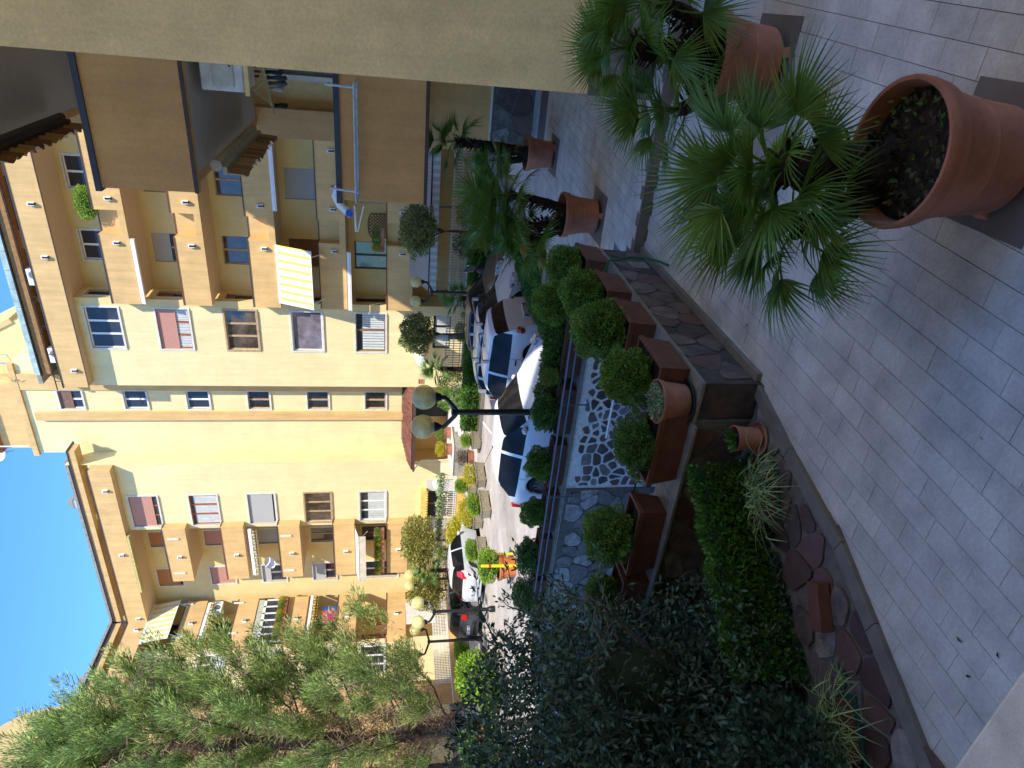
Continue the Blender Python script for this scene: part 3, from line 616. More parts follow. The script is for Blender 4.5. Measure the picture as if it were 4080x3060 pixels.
# left wing, turned towards the right
AW, AF, AR = 36.3, 35.7, 37.4
GA, GF, GR = FA(AW), FA(AF), FA(AR)
lwh = [(27.7, 29.75)+wz(k) for k in range(5)]+[(19.0, 21.0)+wz(k) for k in range(5)]
wall_holes(GA, 10, 30.2, G, 19.2, lwh, CREAM, far)
for k in range(5):
    window(far, GA, 27.7, 29.75, *wz(k), n=3, fm=[REDW, WHITE, WHITE, TANW, WHITE][k], gm=GLASS, shut=[SHUT_P, None, None, None, None][k], sf=.5, curtain=[0, .6, .5, .3, 0][k])
    window(far, GA, 19.0, 21.0, *wz(k), n=3, fm=WHITE, gm=GLASS)
lrh = []
for k in range(5):
    z1 = 17.59-FLH*k; lrh += [(32.2, 33.2, z1-2.3, z1), (30.5, 31.5, z1-2.3, z1)]
wall_holes(GR, 30.2, 34.1, G, 19.2, lrh, YELLOW, far)
for k in range(5):
    z1 = 17.59-FLH*k
    for (a, b) in ((32.2, 33.2), (30.5, 31.5)): window(far, GR, a, b, z1-2.3, z1, n=2, fm=[WOODW, GREYM, WHITE, TANW, WOODW][k], gm=BLACK if k != 4 else GLASS, shut=SHUT_O if k == 4 else None, sf=.9, trim=MARBLE if k == 3 else None)
for k in range(5):
    balcony(GF, 29.9, 33.45, k, 1.7, 0.6, z=15.95-3.16*k, tp=1.23)
    wall_lamp(far, GF, 31.6, 15.4-3.16*k)
MB().fr(GF, 10, 31.9, 17.92, 19.05, -0.14, 0).build('parapet_band', OCHRE, far); MB().fr(GF, 10, 31.9, 17.924, 18.1, -1.7, -0.142).build('soffit', SOFF, far)
MB().fr(GF, 10, 31.9, 19.05, 19.1, -0.18, 0.03).build('coping', DKTRIM, far)
wall_lamp(far, GF, 31.3, 18.45)
wall_holes(FA(36.9), 22, 33, 19.2, 20.2, [(29.0, 30.4, 19.3, 19.62)], SOFF, far); window(far, FA(36.9), 29.0, 30.4, 19.3, 19.62, n=2, fm=WOODW, gm=GLASS, trim=None)
MB().fr(FA(36.1), 20, 32.3, 19.62, 19.95, -0.8, 0).build('eave_band', OCHRE, far); MB().fr(FA(36.08), 20, 32.3, 19.95, 20.02, -1.0, 0.02).build('eave_gutter', DKTRIM, far)
# block with rounded parapet at the left end
arc = [(10, -0.9), (26.36, -0.9), (26.36, 20.6)]+[(26.36-1.9*(1-math.cos(t)), 20.6+3.0*math.sin(t)) for t in np.linspace(0.15, math.pi/2, 8)]+[(10, 24.2)]
MB().slab(FA(35.68), arc, -6, 0).build('rounded_block', OCHRE, far)
MB().slab(FA(35.66), [(24.3, 23.8), (24.46, 23.62), (22.5, 24.1), (10, 24.25), (10, 24.4), (22.5, 24.3)], -6, 0.04).build('block_coping', DKTRIM, far)
for (a, b, z) in ((27.72, 34.0, 20.3), (38.0, 29.75, 20.3)):
    c = MB().ab(a-0.24, a+0.24, b-0.24, b+0.24, z, z+0.85).build('chimney', WHITE, far); MB().ab(a-0.3, a+0.3, b-0.3, b+0.3, z+0.85, z+0.95).ab(a-0.18, a+0.18, b-0.18, b+0.18, z+0.95, z+1.15).build('chimney_cap', CONC, c)
# awnings of the far building (fixed to it)
YS = stripes('yellow_white_awning_stripes', (0.80, 0.78, 0.70), (0.80, 0.60, 0.12), 0, 2.6, 0.62); YSA = stripes('yellow_white_awning_stripes_side', (0.80, 0.74, 0.58), (0.78, 0.55, 0.12), 1, 2.6, 0.6)
YPLAIN = mat('yellow_scalloped_cloth', (0.80, 0.58, 0.16), 0.85); CRCL = mat('cream_awning_cloth', (0.66, 0.57, 0.46), 0.85, 0.08, 3)
def cassette(F, s0, s1, t, d, scal=None, sm=None):
    o = MB().fr(F, s0, s1, t-0.06, t+0.06, d, d+0.13).fr(F, s0, s1, t-0.13, t-0.075, d, d+0.17).build('awning_cassette', WHITE, far)
    if scal:
        v = MB(); n = int((s1-s0)/0.22)
        for i in range(n):
            a = s0+i*(s1-s0)/n; b = a+(s1-s0)/n; v.slab(F, [(a, t-0.13), (b, t-0.13), (b, t-scal*0.7), ((a*3+b)/4, t-scal), ((a+3*b)/4, t-scal)], d+0.12+0.02*(i % 2), d+0.128+0.02*(i % 2))
        v.build('valance', sm, o)
    return o
cassette(F0, 11.0, 14.15, 14.62, -0.05); cassette(F0, 11.2, 14.2, 5.12, 0.0); cassette(F0, 3.6, 9.4, 8.34, -0.05)
def awning(F, s0, s1, t0, d0, t1, d1, m, val=0.0):
    o = MB().fr(F, s0, s1, t0-0.05, t0+0.07, d0-0.1, d0+0.03).build('awning', WHITE, far)
    i = MB(); n = 14
    for k in range(n):
        a = s0+(s1-s0)*k/n; b = s0+(s1-s0)*(k+1)/n
        P0 = [F.p(a, t0, d0), F.p(b, t0, d0), F.p(b, t1, d1), F.p(a, t1, d1)]; Q = [tuple(Vector(p)-Vector((0, 0, 0.008))) for p in P0]; i.hexa(P0+Q)
    if val: i.fr(F, s0, s1, t1-val, t1, d1-0.01, d1)
    i.build('cloth', m, o)
    MB().tube([F.p(s0, t1, d1), F.p(s1, t1, d1)], 0.025, 6).tube([F.p(s0+0.3, t1, d1), F.p(s0+0.35, t1-0.5, d0+0.02)], 0.02, 6).tube([F.p(s1-0.3, t1, d1), F.p(s1-0.35, t1-0.5, d0+0.02)], 0.02, 6).build('awning_arm', WHITE, o)
    return o
awning(F0, 11.0, 13.95, 8.38, 0.03, 6.75, 0.75, YS)
awning(GF, 30.3, 33.3, 17.85, 0.02, 16.3, 0.35, YSA)
cassette(GF, 30.1, 33.2, 14.55, -0.03, 0.4, YSA)
cassette(GF, 30.0, 33.4, 8.2, -0.03, 0.45, YPLAIN)
cassette(F0, 28.4, 32.0, 11.25, -0.1, 0.42, mat('white_yellow_scallop', (0.80, 0.70, 0.42), 0.85))
MB().fr(F0, 28.6, 33.0, 17.75, 17.86, -0.3, 0.1).build('awning_cassette', mat('lime_awning_cloth', (0.58, 0.50, 0.20), 0.8), far)
awning(F0, 28.5, 32.2, 5.2, -0.1, 4.95, 0.75, CRCL, 0.42)
aw = MB().fr(FC, 25.9, 28.85, 0.98, 1.3, 0.02, 0.35).build('awning_cassette', YPLAIN, far)
v = MB(); [v.slab(FC, [(25.9+i*0.197, 1.0), (26.097+i*0.197, 1.0), (26.05+i*0.197, 0.88), (25.95+i*0.197, 0.88)], 0.35, 0.36) for i in range(15)]; v.build('valance', YPLAIN, aw)
# glazed veranda on the left wing
vz0, vz1 = 9.66, 11.5
vr = MB(); n = 6
for i in range(n+1): s = 30.0+i*3.3/n; vr.fr(GF, s-0.05, s+0.05, vz0, vz1-0.35, -0.12, -0.02)
vr.fr(GF, 29.95, 33.35, vz1-0.5, vz1-0.35, -0.12, -0.02).fr(GF, 29.95, 33.35, vz0, vz0+0.06, -0.12, -0.02)
vo = vr.build('veranda_frame', WHITE, far)
for i in range(n): s = 30.0+i*3.3/n; MB().fr(GF, s+0.05, s+3.3/n-0.05, vz0+0.06, vz1-0.5, -0.09, -0.06).build('pane', GLASS, vo)
MB().fr(GF, 29.95, 33.35, vz1-0.35, vz1+0.02, -0.12, -0.04).build('veranda_blind', mat('pale_green_blind', (0.50, 0.52, 0.40), 0.7), vo)
# cream sun screen at ground floor of the left wing
MB().fr(GF, 30.7, 32.7, 0.2, 2.05, 0.0, 0.03).build('sun_screen', mat('off_white_canvas', (0.74, 0.70, 0.62), 0.9), far)
# entrance porch with tiled roof
po = MB().hexa([P(24.0, 31.6, 1.78), P(19.0, 31.6, 1.78), P(19.0, 33.6, 1.78), P(24.0, 33.6, 1.78), P(23.95, 31.6, 1.88), P(19.05, 31.6, 1.88), P(19.05, 33.64, 2.42), P(23.4, 33.64, 2.42)]).build('porch_roof', ROOFT, far)
pt = MB()
for i in range(34):
    a = 19.1+i*0.145; e = 33.6 if a < 23.2 else 33.6-(a-23.2)*1.6
    for j in range(6):
        b0 = 31.58+j*(e-31.58)/6; b1 = b0+(e-31.58)/6+0.04; z0 = 1.90+(b0-31.6)*0.265; pt.tube([P(a, b0, z0+0.012), P(a, b1, z0+(b1-b0)*0.265)], 0.062, 5, caps=False)
pt.build('roof_tiles', ROOFT, po, kind='stuff')
MB().ab(18.95, 24.05, 31.54, 31.62, 1.74, 1.86).ab(23.97, 24.05, 31.62, 33.0, 1.74, 1.86).build('porch_gutter', DKTRIM, po)
MB().tube([P(24.0, 31.65, 1.75), P(23.9, 32.1, 1.5), P(23.85, 32.36, 1.3), P(23.85, 32.36, -0.6)], 0.035, 6).build('downpipe', WHITE, po)
MB().fr(FT, 20.0, 21.6, -0.1, 1.7, 0.02, 0.07).build('entrance_door', BLACK, far)
MB().ab(18.95, 23.0, 30.9, 33.6, G, -0.12).build('porch_floor', MARBLE, far)
for i in range(5): MB().ab(17.9, 20.3, 28.7+i*0.45, 30.9, G+i*0.166, G+(i+1)*0.166-0.001 if i < 4 else -0.121).build('step', MARBLE, far)
rbk = MB().ab(20.35, 22.2, 28.7, 30.9, G, -0.16).build('stair_side_block', CONC, far); MB().ab(20.31, 22.24, 28.66, 30.9, -0.16, -0.11).build('block_top', MARBLE, rbk)
MB().ab(22.24, 24.0, 30.5, 33.0, G, -0.7).build('stair_plinth', PAVE, far)
# ground-floor canopy of the right wing
cn = MB().hexa([P(12.3, 29.9, 1.30), P(4.2, 29.9, 1.30), P(4.2, 31.9, 2.18), P(12.3, 31.9, 2.18), P(12.3, 29.9, 1.34), P(4.2, 29.9, 1.34), P(4.2, 31.9, 2.22), P(12.3, 31.9, 2.22)]).build('canopy', stripes('grey_beige_canopy_stripes', (0.40, 0.34, 0.27), (0.33, 0.28, 0.22), 0, 6.0), far)
MB().ab(4.2, 12.3, 29.86, 29.895, 1.02, 1.33).build('valance', stripes('grey_valance_stripes', (0.52, 0.49, 0.44), (0.40, 0.36, 0.31), 0, 3.0), cn)
MB().ab(4.2, 12.35, 29.85, 29.93, 1.34, 1.40).build('front_bar', BLACK, cn)
for a in (12.25, 8.3, 4.4): MB().tube([P(a, 29.95, G), P(a, 29.95, 1.3)], 0.035, 6).build('canopy_post', BLACK, cn)
# masses that close the building
MB().ab(2.9, 18.9, BR_+0.4, 46, G, 19.1).ab(24.0, 37.5, BR_+0.4, 46, G, 19.1).ab(AR+0.4, 50, 10.5, 46, G, 19.1).build('building_mass', CREAM, far)

# ---------------- near building on the right ----------------
nb = thing('apartment_building', 'near ochre block at the right with broad brown balconies behind the tall beige end wall', 'building', P(0, 15, G))
MB().ab(-14, 2.86, 15.45, 31.2, G, 20.3).build('building_mass', NEARO, nb)
MB().ab(2.31, 2.86, 14.7, 15.45, G, 20.3).ab(-14, 2.31, 14.7, 15.45, G, 3.0).build('wall', NEARO, nb)
wall_holes(FB(15.05), -14, 2.31, 3.0, 20.3, [(0.3, 1.72, 3.0, 5.25), (0.3, 1.72, 6.2, 8.4)], BEIGEW, nb)
for z0, z1 in ((3.0, 5.25), (6.2, 8.4)):
    f = window(nb, FB(15.05), 0.3, 1.72, z0, z1, n=2, fm=WHITE, gm=GLASS, trim=WHITE, shut=mat('light_blue_shutter', (0.27, 0.36, 0.46), 0.6), sf=1.0)
MB().fr(FB(14.7), -14, 2.88, 0.1, 0.98, 0.0, 0.03).build('skirting_core', DKMORT, nb)
stone_face(nb, FB(14.67), 0.5, 2.87, 0.14, 0.95, 0.34, 0.02, [PORPH, PORPHG, PORPHR], 0.01, 31)
MB().fr(FB(14.7), -14, 2.9, 0.98, 1.02, 0, 0.06).build('skirting_cap', MARBLE, nb)
# tall beige end wall
MB().ab(-14, 0.85, 7.85, 14.68, 0.1, 21).build('end_wall', BEIGEW, nb)
MB().fr(FB(7.85), -14, 0.86, 0.1, 0.84, 0.0, 0.02).build('skirting_core', DKMORT, nb)
stone_face(nb, FB(7.83), -1.8, 0.85, 0.14, 0.83, 0.34, 0.02, [PORPH, PORPHG, PORPHR], 0.012, 32)
for zt, zb in ((6.84, 5.60), (3.66, 2.45), (10.0, 8.75), (13.2, 11.9)):
    FN = FB(10.05); bo = MB().fr(FN, 0.84, 2.76, zb, zt, -0.12, 0).fr(FA(2.64), 10.17, 14.7, zb, zt, -0.001, 0.12).build('balcony', NEARO, nb)
    # the side panel of each balcony faces left
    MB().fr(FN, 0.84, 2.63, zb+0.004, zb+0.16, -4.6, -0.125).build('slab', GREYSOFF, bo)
    MB().fr(FN, 0.84, 2.80, zt, zt+0.075, -0.16, 0.04).fr(FA(2.64), 10.21, 14.7, zt, zt+0.075, -0.04, 0.0).ab(2.6, 2.8, 10.21, 14.7, zt, zt+0.075).build('coping', BLUETRIM, bo)
    MB().fr(FN, 0.84, 2.77, zb-0.001, zb+0.05, 0.0, 0.02).build('drip_edge', DKTRIM, bo)
def side_awning(z, b0, b1, mc, ms_, lab):
    o = MB().tube([P(2.5, b0, z), P(2.5, b1, z)], 0.075, 12).ab(2.52, 2.63, b0, b1, z-0.14, z-0.08).build('awning_cassette', mc, nb, smooth=False)
    MB().tube([P(2.5, b0-0.01, z), P(2.5, b0-0.03, z)], 0.085, 12).build('end_cap', mc, o)
    v = MB(); n = 90; top = z-0.13
    for i in range(n):
        f0, f1 = i/n, (i+1)/n; x0 = 2.60+0.035*math.sin(f0*75); x1 = 2.60+0.035*math.sin(f1*75); l0 = 0.24+0.06*abs(math.sin(f0*31)); l1 = 0.24+0.06*abs(math.sin(f1*31))
        y0 = b0+(b1-b0)*f0; y1 = b0+(b1-b0)*f1
        v.poly([(-x0, y0, top), (-x1, y1, top), (-x1-0.02, y1, top-l1), (-x0-0.02, y0, top-l0)])
    v.build('valance', ms_, o)
side_awning(5.46, 10.6, 13.5, mat('beige_enamel', (0.5, 0.42, 0.30), 0.5), stripes('brown_striped_cloth', (0.30, 0.17, 0.09), (0.44, 0.30, 0.17), 1, 3.2), 'lower')
side_awning(8.58, 10.6, 13.4, mat('dark_brown_enamel', (0.07, 0.045, 0.035), 0.5), stripes('orange_brown_cloth', (0.20, 0.09, 0.04), (0.40, 0.22, 0.08), 1, 3.2), 'upper')
# the building the photo is taken from: its outer sill shows at the lower left
cb = thing('apartment_building', 'building of the open window, only its pale stone window sill showing at the picture corner', 'building', P(0, -3, G))
MB().ab(-14, 8.0, -12, -0.45, -3.3, 19.5).ab(-9, 0.3, -12, -0.5, 19.5, 23.4).build('wall', CREAM, cb)  # unseen bulk; the upper block is added, and both are sized to cast shade
MB().ab(-2.5, 3.5, -0.45, 0.47, 1.98, 2.1).build('window_sill', mat('pale_speckled_sill', (0.52, 0.50, 0.45), 0.6, 0.1, 20, fine=0.1), cb, bevel=0.006)
MB().ab(-14, 0.0, -0.45, 7.7, 20.4, 20.5)
# ---------------- pots, planters and plants ----------------
def pot(name, label, loc, r, h, m=TERRA, group=None, feet=True, bands=True, cat='plant pot', soil=-0.1):
    t = thing(name, label, cat, loc, random.random(), group); z = 0.035 if feet else 0.0; rb = r*0.70
    prof = [(0.0, z), (rb, z), (rb+0.01, z+0.01)]
    if bands: prof += [(rb+(r*0.88-rb)*0.45, z+(h-z)*0.42), (rb+(r*0.88-rb)*0.45+0.006, z+(h-z)*0.43), (rb+(r*0.88-rb)*0.47, z+(h-z)*0.45)]
    prof += [(r*0.90, h*0.80), (r*0.955, h*0.815), (r*0.965, h*0.88), (r*0.985, h*0.90), (r, h*0.97), (r*0.985, h), (r*0.93, h*0.995), (r*0.90, h*0.96), (r*0.86, h*0.75), (r*0.84, h+soil)]
    MB().lathe(prof, n=48).build('pot_wall', m, t, world=False, smooth=True)
    sm = MB(); n = 26
    for i in range(n):
        a0, a1 = 2*math.pi*i/n, 2*math.pi*(i+1)/n; sm.poly([(0, 0, h+soil+0.02), (r*.86*math.cos(a0), r*.86*math.sin(a0), h+soil), (r*.86*math.cos(a1), r*.86*math.sin(a1), h+soil)])
    sm.build('soil', SOIL, t, world=False)
    if feet:
        for q in range(3):
            a = 2*math.pi*q/3+0.4; c, s = math.cos(a), math.sin(a); f = MB()
            f.hexa([(c*(rb-0.12)-s*.03, s*(rb-0.12)+c*.03, 0), (c*(rb-0.12)+s*.03, s*(rb-0.12)-c*.03, 0), (c*(rb+0.03)+s*.04, s*(rb+0.03)-c*.04, 0), (c*(rb+0.03)-s*.04, s*(rb+0.03)+c*.04, 0),
                    (c*(rb-0.12)-s*.03, s*(rb-0.12)+c*.03, .036), (c*(rb-0.12)+s*.03, s*(rb-0.12)-c*.03, .036), (c*(rb+0.0)+s*.035, s*(rb+0.0)-c*.035, .05), (c*(rb+0.0)-s*.035, s*(rb+0.0)+c*.035, .05)])
            f.build('foot', m, t, world=False)
    return t
def weeds(t, r, z, n, m, L=0.04, W=0.02, h=0.06):
    a = RNG.random(n)*6.28; q = np.sqrt(RNG.random(n))*r; p = np.stack([q*np.cos(a), q*np.sin(a), z+RNG.random(n)*h], 1); d = unit(n)+np.array([0, 0, .8])
    return p, d, L, W
POTG = 'large terracotta pots holding fan palms'
pp = [(0.48, 3.04, 0.004, 0.35, 0.57), (0.28, 5.55, 0.004, 0.36, 0.54), (2.55, 9.12, 0.124, 0.31, 0.52), (2.40, 12.42, 0.124, 0.31, 0.50)]
plab = ['largest and nearest terracotta pot, its dark soil fully in view, at the bottom right', 'big terracotta pot half covered by palm fronds beside the beige end wall', 'terracotta pot standing just behind the end of the stone parapet', 'farthest terracotta pot, beside the dark stone skirting of the ochre wall']
pots = [pot('terracotta_pot', plab[i], P(a, b, z), r, h, group=POTG) for i, (a, b, z, r, h) in enumerate(pp)]
V1, F1 = leaves(*[x for x in weeds(None, 0.29, 0.47, 130, None)][:2], 0.036, 0.018); 
tagw = npmesh('ground_cover', V1, F1, L_BOX2, None); tagw.location = P(0.46, 3.03, 0.004); tag(tagw, 'small green weeds sprouting on the soil of the nearest pot', 'weeds', kind='stuff')
dc = MB(); rg = random.Random(3)
for i in range(120):
    a, q = rg.random()*6.28, 0.28*math.sqrt(rg.random()); x, y = q*math.cos(a), q*math.sin(a); s = rg.uniform(.008, .02)
    dc.box(x-s, x+s, y-s*.6, y+s*.6, 0.465, 0.475+s*.6)
dd = dc.build('debris', mat('brown_litter', (0.08, 0.055, 0.04), 0.95, 0.4, 20, island=0.5), pots[0], world=False, kind='stuff')

def frond_mesh(n=30, L=0.42, pet=0.45, spread=2.5, droop=0.25, m=L_PALM, seed=0):
    rg = random.Random(seed); V = []; F = []; seg = 5
    def quad(pts): i = len(V); V.extend(pts); F.append((i, i+1, i+2, i+3))
    # petiole
    for k in range(4):
        y0, y1 = pet*k/4, pet*(k+1)/4; z0, z1 = 0.05*math.sin(k/4*3.1), 0.05*math.sin((k+1)/4*3.1); w = 0.008
        quad([(-w, y0, z0), (w, y0, z0), (w, y1, z1), (-w, y1, z1)]); quad([(0, y0, z0-w), (0, y0, z0+w), (0, y1, z1+w), (0, y1, z1-w)])
    for i in range(n):
        t = (i/(n-1)-0.5)*spread+rg.uniform(-.03, .03); l = L*(0.80+0.2*math.cos(t))*(0.88+0.2*rg.random()); dr = droop*(0.6+0.8*rg.random())
        fold = 0.35; ux, uy = math.sin(t), math.cos(t); px_, py_ = uy, -ux; prev = None
        for k in range(seg+1):
            s = k/seg; w = 0.0145*(0.55+1.1*s if s < 0.4 else 1.0*(1-s)/0.6+0.0)*1.0
            w = max(w*0.72, 0.0006); cx, cy = ux*l*s, pet+uy*l*s; cz = -dr*l*s**2.2+0.10*abs(math.sin(t*0.5))*s*l
            row = ((cx-px_*w, cy-py_*w, cz+w*fold*1.6), (cx, cy, cz), (cx+px_*w, cy+py_*w, cz+w*fold*1.6))
            if prev: quad([prev[0], prev[1], row[1], row[0]]); quad([prev[1], prev[2], row[2], row[1]])
            prev = row
    me = bpy.data.meshes.new('frond'); me.from_pydata(V, [], F); me.materials.append(m); return me
FR_MESH = [frond_mesh(32, 0.46, 0.34, 2.7, 0.18, L_PALM, 1), frond_mesh(30, 0.42, 0.42, 2.5, 0.30, L_PALM, 2), frond_mesh(28, 0.38, 0.30, 2.9, 0.12, L_PALM, 3), frond_mesh(26, 0.40, 0.36, 2.4, 0.42, L_PALM, 4)]
FR_YEL = frond_mesh(26, 0.38, 0.34, 2.3, 0.35, L_PALMY, 5)
def fan_palm(name, label, base, stems, size=1.0, nf=18, group=None, yel=1, seed=1, cat='palm', elr=118):
    rg = random.Random(seed); t = thing(name, label, cat, base, 0, group)
    for (dx, dy, h, lean, rr_) in stems:   # leaning trunks
        top = Vector((dx+lean[0], dy+lean[1], h)); n = 7; path = [Vector((dx, dy, -0.03)).lerp(top, k/n)+Vector((lean[0]*0.25*math.sin(k/n*3.1), 0, 0)) for k in range(n+1)]
        MB().tube(path, [rr_*(1.15-0.25*k/n) for k in range(n+1)], 10).build('trunk', PALMBARK, t, world=False, smooth=True)
        fb = MB()
        for k in range(int(90*h/0.5)):     # old leaf bases sticking out of the trunk
            f = rg.random(); p = path[0].lerp(path[-1], f); a = rg.random()*6.28; o_ = Vector((math.cos(a), math.sin(a), 0)); s = rr_*1.0; l = rg.uniform(.025, .055)
            sd = Vector((-o_.y, o_.x, 0))*0.009; p0 = p+o_*s*0.8; p1 = p+o_*(s+l)+Vector((0, 0, l*0.9)); th = Vector((0, 0, .006))
            fb.hexa([p0-sd-th, p0+sd-th, p0+sd+th, p0-sd+th, p1-sd-th, p1+sd-th, p1+sd+th, p1-sd+th])
        fb.build('leaf_bases', PALMBARK, t, world=False, kind='stuff')
        for k in range(nf):
            az = k*2.399+rg.uniform(-.25, .25); el = R(80)-(k/nf)**0.9*R(elr)+rg.uniform(-.12, .12); s = size*rg.uniform(.82, 1.12)
            me = FR_YEL if (k >= nf-yel) else FR_MESH[rg.randrange(4)]
            o = bpy.data.objects.new('frond', me); COL.objects.link(o); o.parent = t
            o.matrix_local = Matrix.Translation(top+Vector((0, 0, 0.02-0.10*k/nf))) @ Matrix.Rotation(az, 4, 'Z') @ Matrix.Rotation(el, 4, 'X') @ Matrix.Rotation(rg.uniform(-.5, .5), 4, 'Y') @ Matrix.Scale(s, 4)
    return t
PG = 'potted fan palms on the terrace'
fan_palm('fan_palm', 'largest fan palm, leaning trunk and wide fronds over the nearest pot', P(0.50, 3.12, 0.48), [(-0.02, 0.04, 0.50, (-0.10, 0.14), 0.10), (-0.06, 0.03, 0.32, (-0.38, 0.20), 0.07)], 0.80, 24, PG, 1, 5, elr=98)
fan_palm('fan_palm', 'bushy fan palm spreading in front of the beige end wall', P(0.28, 5.56, 0.46), [(0.0, 0.05, 0.66, (0.02, 0.02), 0.085), (0.08, -0.02, 0.50, (0.24, -0.02), 0.06), (-0.08, -0.03, 0.20, (-0.30, 0.05), 0.06)], 0.82, 18, PG, 0, 8, elr=108)
fan_palm('fan_palm', 'fan palm with two leaning trunks and some yellow fronds behind the parapet end', P(2.55, 9.12, 0.56), [(0.05, 0.02, 0.82, (0.14, 0.12), 0.055), (-0.08, 0.02, 0.80, (-0.16, 0.14), 0.05), (-0.12, 0.0, 0.46, (-0.26, 0.1), 0.05)], 0.90, 17, PG, 3, 12)
fan_palm('fan_palm', 'tallest fan palm with an upright trunk by the ochre corner wall', P(2.40, 12.42, 0.54), [(0.0, 0.0, 1.33, (0.10, 0.06), 0.08), (-0.05, 0.0, 0.56, (-0.12, 0.06), 0.06)], 0.84, 16, PG, 2, 15)

# planter boxes
def planter_mesh(L=0.57, W=0.29, H=0.27):
    t = thing('planter_box', 'x', 'planter', (0, 0, 0)); m = MB(); tk = 0.018; k = 0.03
    for (x0, x1, y0, y1, X0, X1, Y0, Y1) in ((0, L, 0, tk, -k, L+k, -k, tk-k),):
        pass
    def wall_(p0, p1, q0, q1):
        m.hexa([(*p0, 0), (*p1, 0), (*q1, 0), (*q0, 0), (p0[0]*1.0, p0[1], H), (p1[0], p1[1], H), (q1[0], q1[1], H), (q0[0], q0[1], H)])
    b = 0.025
    def panel(a0, a1, i0, i1):   # outer bottom/top with taper
        m.hexa([(a0[0], a0[1], 0), (a1[0], a1[1], 0), (i1[0], i1[1], 0), (i0[0], i0[1], 0), (a0[2], a0[3], H*0.82), (a1[2], a1[3], H*0.82), (i1[2], i1[3], H*0.82), (i0[2], i0[3], H*0.82)])
    x0, x1, y0, y1 = -L/2, L/2, -W/2, W/2
    panel((x0+b, y0+b, x0, y0), (x1-b, y0+b, x1, y0), (x0+b, y0+b+tk, x0, y0+tk), (x1-b, y0+b+tk, x1, y0+tk))
    panel((x0+b, y1-b-tk, x0, y1-tk), (x1-b, y1-b-tk, x1, y1-tk), (x0+b, y1-b, x0, y1), (x1-b, y1-b, x1, y1))
    panel((x0+b, y0+b, x0, y0+tk), (x0+b+tk, y0+b, x0+tk, y0+tk), (x0+b, y1-b, x0, y1-tk), (x0+b+tk, y1-b, x0+tk, y1-tk))
    panel((x1-b-tk, y0+b, x1-tk, y0+tk), (x1-b, y0+b, x1, y0+tk), (x1-b-tk, y1-b, x1-tk, y1-tk), (x1-b, y1-b, x1, y1-tk))
    m.build('box', TERRA2, t, world=False)
    r = MB(); e = 0.012
    for (a, b_, c, d) in ((x0-e, x1+e, y0-e, y0+0.012), (x0-e, x1+e, y1-0.012, y1+e), (x0-e, x0+0.012, y0+0.012, y1-0.012), (x1-0.012, x1+e, y0+0.012, y1-0.012)): r.box(a, b_, c, d, H*0.82, H)
    r.build('rim', TERRA2, t, world=False, bevel=0.004)
    MB().box(x0+tk+.004, x1-tk-.004, y0+tk+.004, y1-tk-.004, H*0.5, H*0.8).build('soil', SOIL, t, world=False)
    return t
pbN = planter_mesh(); pbF = planter_mesh(1.02, 0.34, 0.29)
sc = MB()   # ribs on the long planter
for i in range(5): sc.box(-0.40, 0.40, -0.175, -0.158, 0.05+i*0.028, 0.062+i*0.028)
sc.build('ribs', TERRA2, pbF, world=False)
gN = 'brown planters on the near parapet'; gF = 'brown planters on the far retaining wall'
pbN['group'] = gN; pbF['group'] = gF
specN = [((2.622, 7.36, 0.521), -math.pi/2, 'brown planter at the far end of the near parapet'), ((2.622, 6.46, 0.521), -math.pi/2, 'second brown planter from the far end of the near parapet'), ((2.622, 5.70, 0.521), -math.pi/2, 'brown planter in the middle of the near parapet, leaning bush in it'),
         ((2.622, 4.85, 0.521), -math.pi/2, 'brown planter right behind the round bowl of succulents')]
specW = [((3.13, 4.49, 0.521), 0.02, 'brown planter behind the hedge, left of the round bowl'), ((4.15, 4.47, 0.521), 0.03, 'brown planter with the largest round boxwood ball'), ((4.98, 4.47, 0.521), 0.0, 'brown planter partly hidden in the dark privet'), ((5.75, 4.47, 0.521), 0.0, 'brown planter deep behind the dark privet'), ((6.6, 4.47, 0.521), 0.0, 'leftmost brown planter behind the dark privet')]
first = True
for (a, b, z), rz, lab in specN+specW:
    sc_ = (1.25, 1, 1) if b < 4.6 else (1, 1, 1)
    if first: o = pbN; o.location = P(a, b, z); o.rotation_euler = (0, 0, rz); o['label'] = lab; first = False
    else: o = dup(pbN, P(a, b, z), rz, lab, sc_)
specF = [((5.40, 10.62, -0.418), 'long ribbed brown planter at the right end of the ramp wall'), ((6.66, 10.62, -0.418), 'long brown planter right behind the lamp post foot'), ((7.90, 10.62, -0.418), 'long brown planter in front of the pale car door'), ((9.12, 10.62, -0.418), 'long brown planter in front of the pale car tail'), ((10.3, 10.62, -0.418), 'long brown planter half hidden by privet twigs'), ((11.5, 10.62, -0.418), 'leftmost long brown planter on the ramp wall')]
for i, ((a, b, z), lab) in enumerate(specF):
    if i == 0: pbF.location = P(a, b, z); pbF['label'] = lab
    else: dup(pbF, P(a, b, z), random.uniform(-.02, .02), lab)

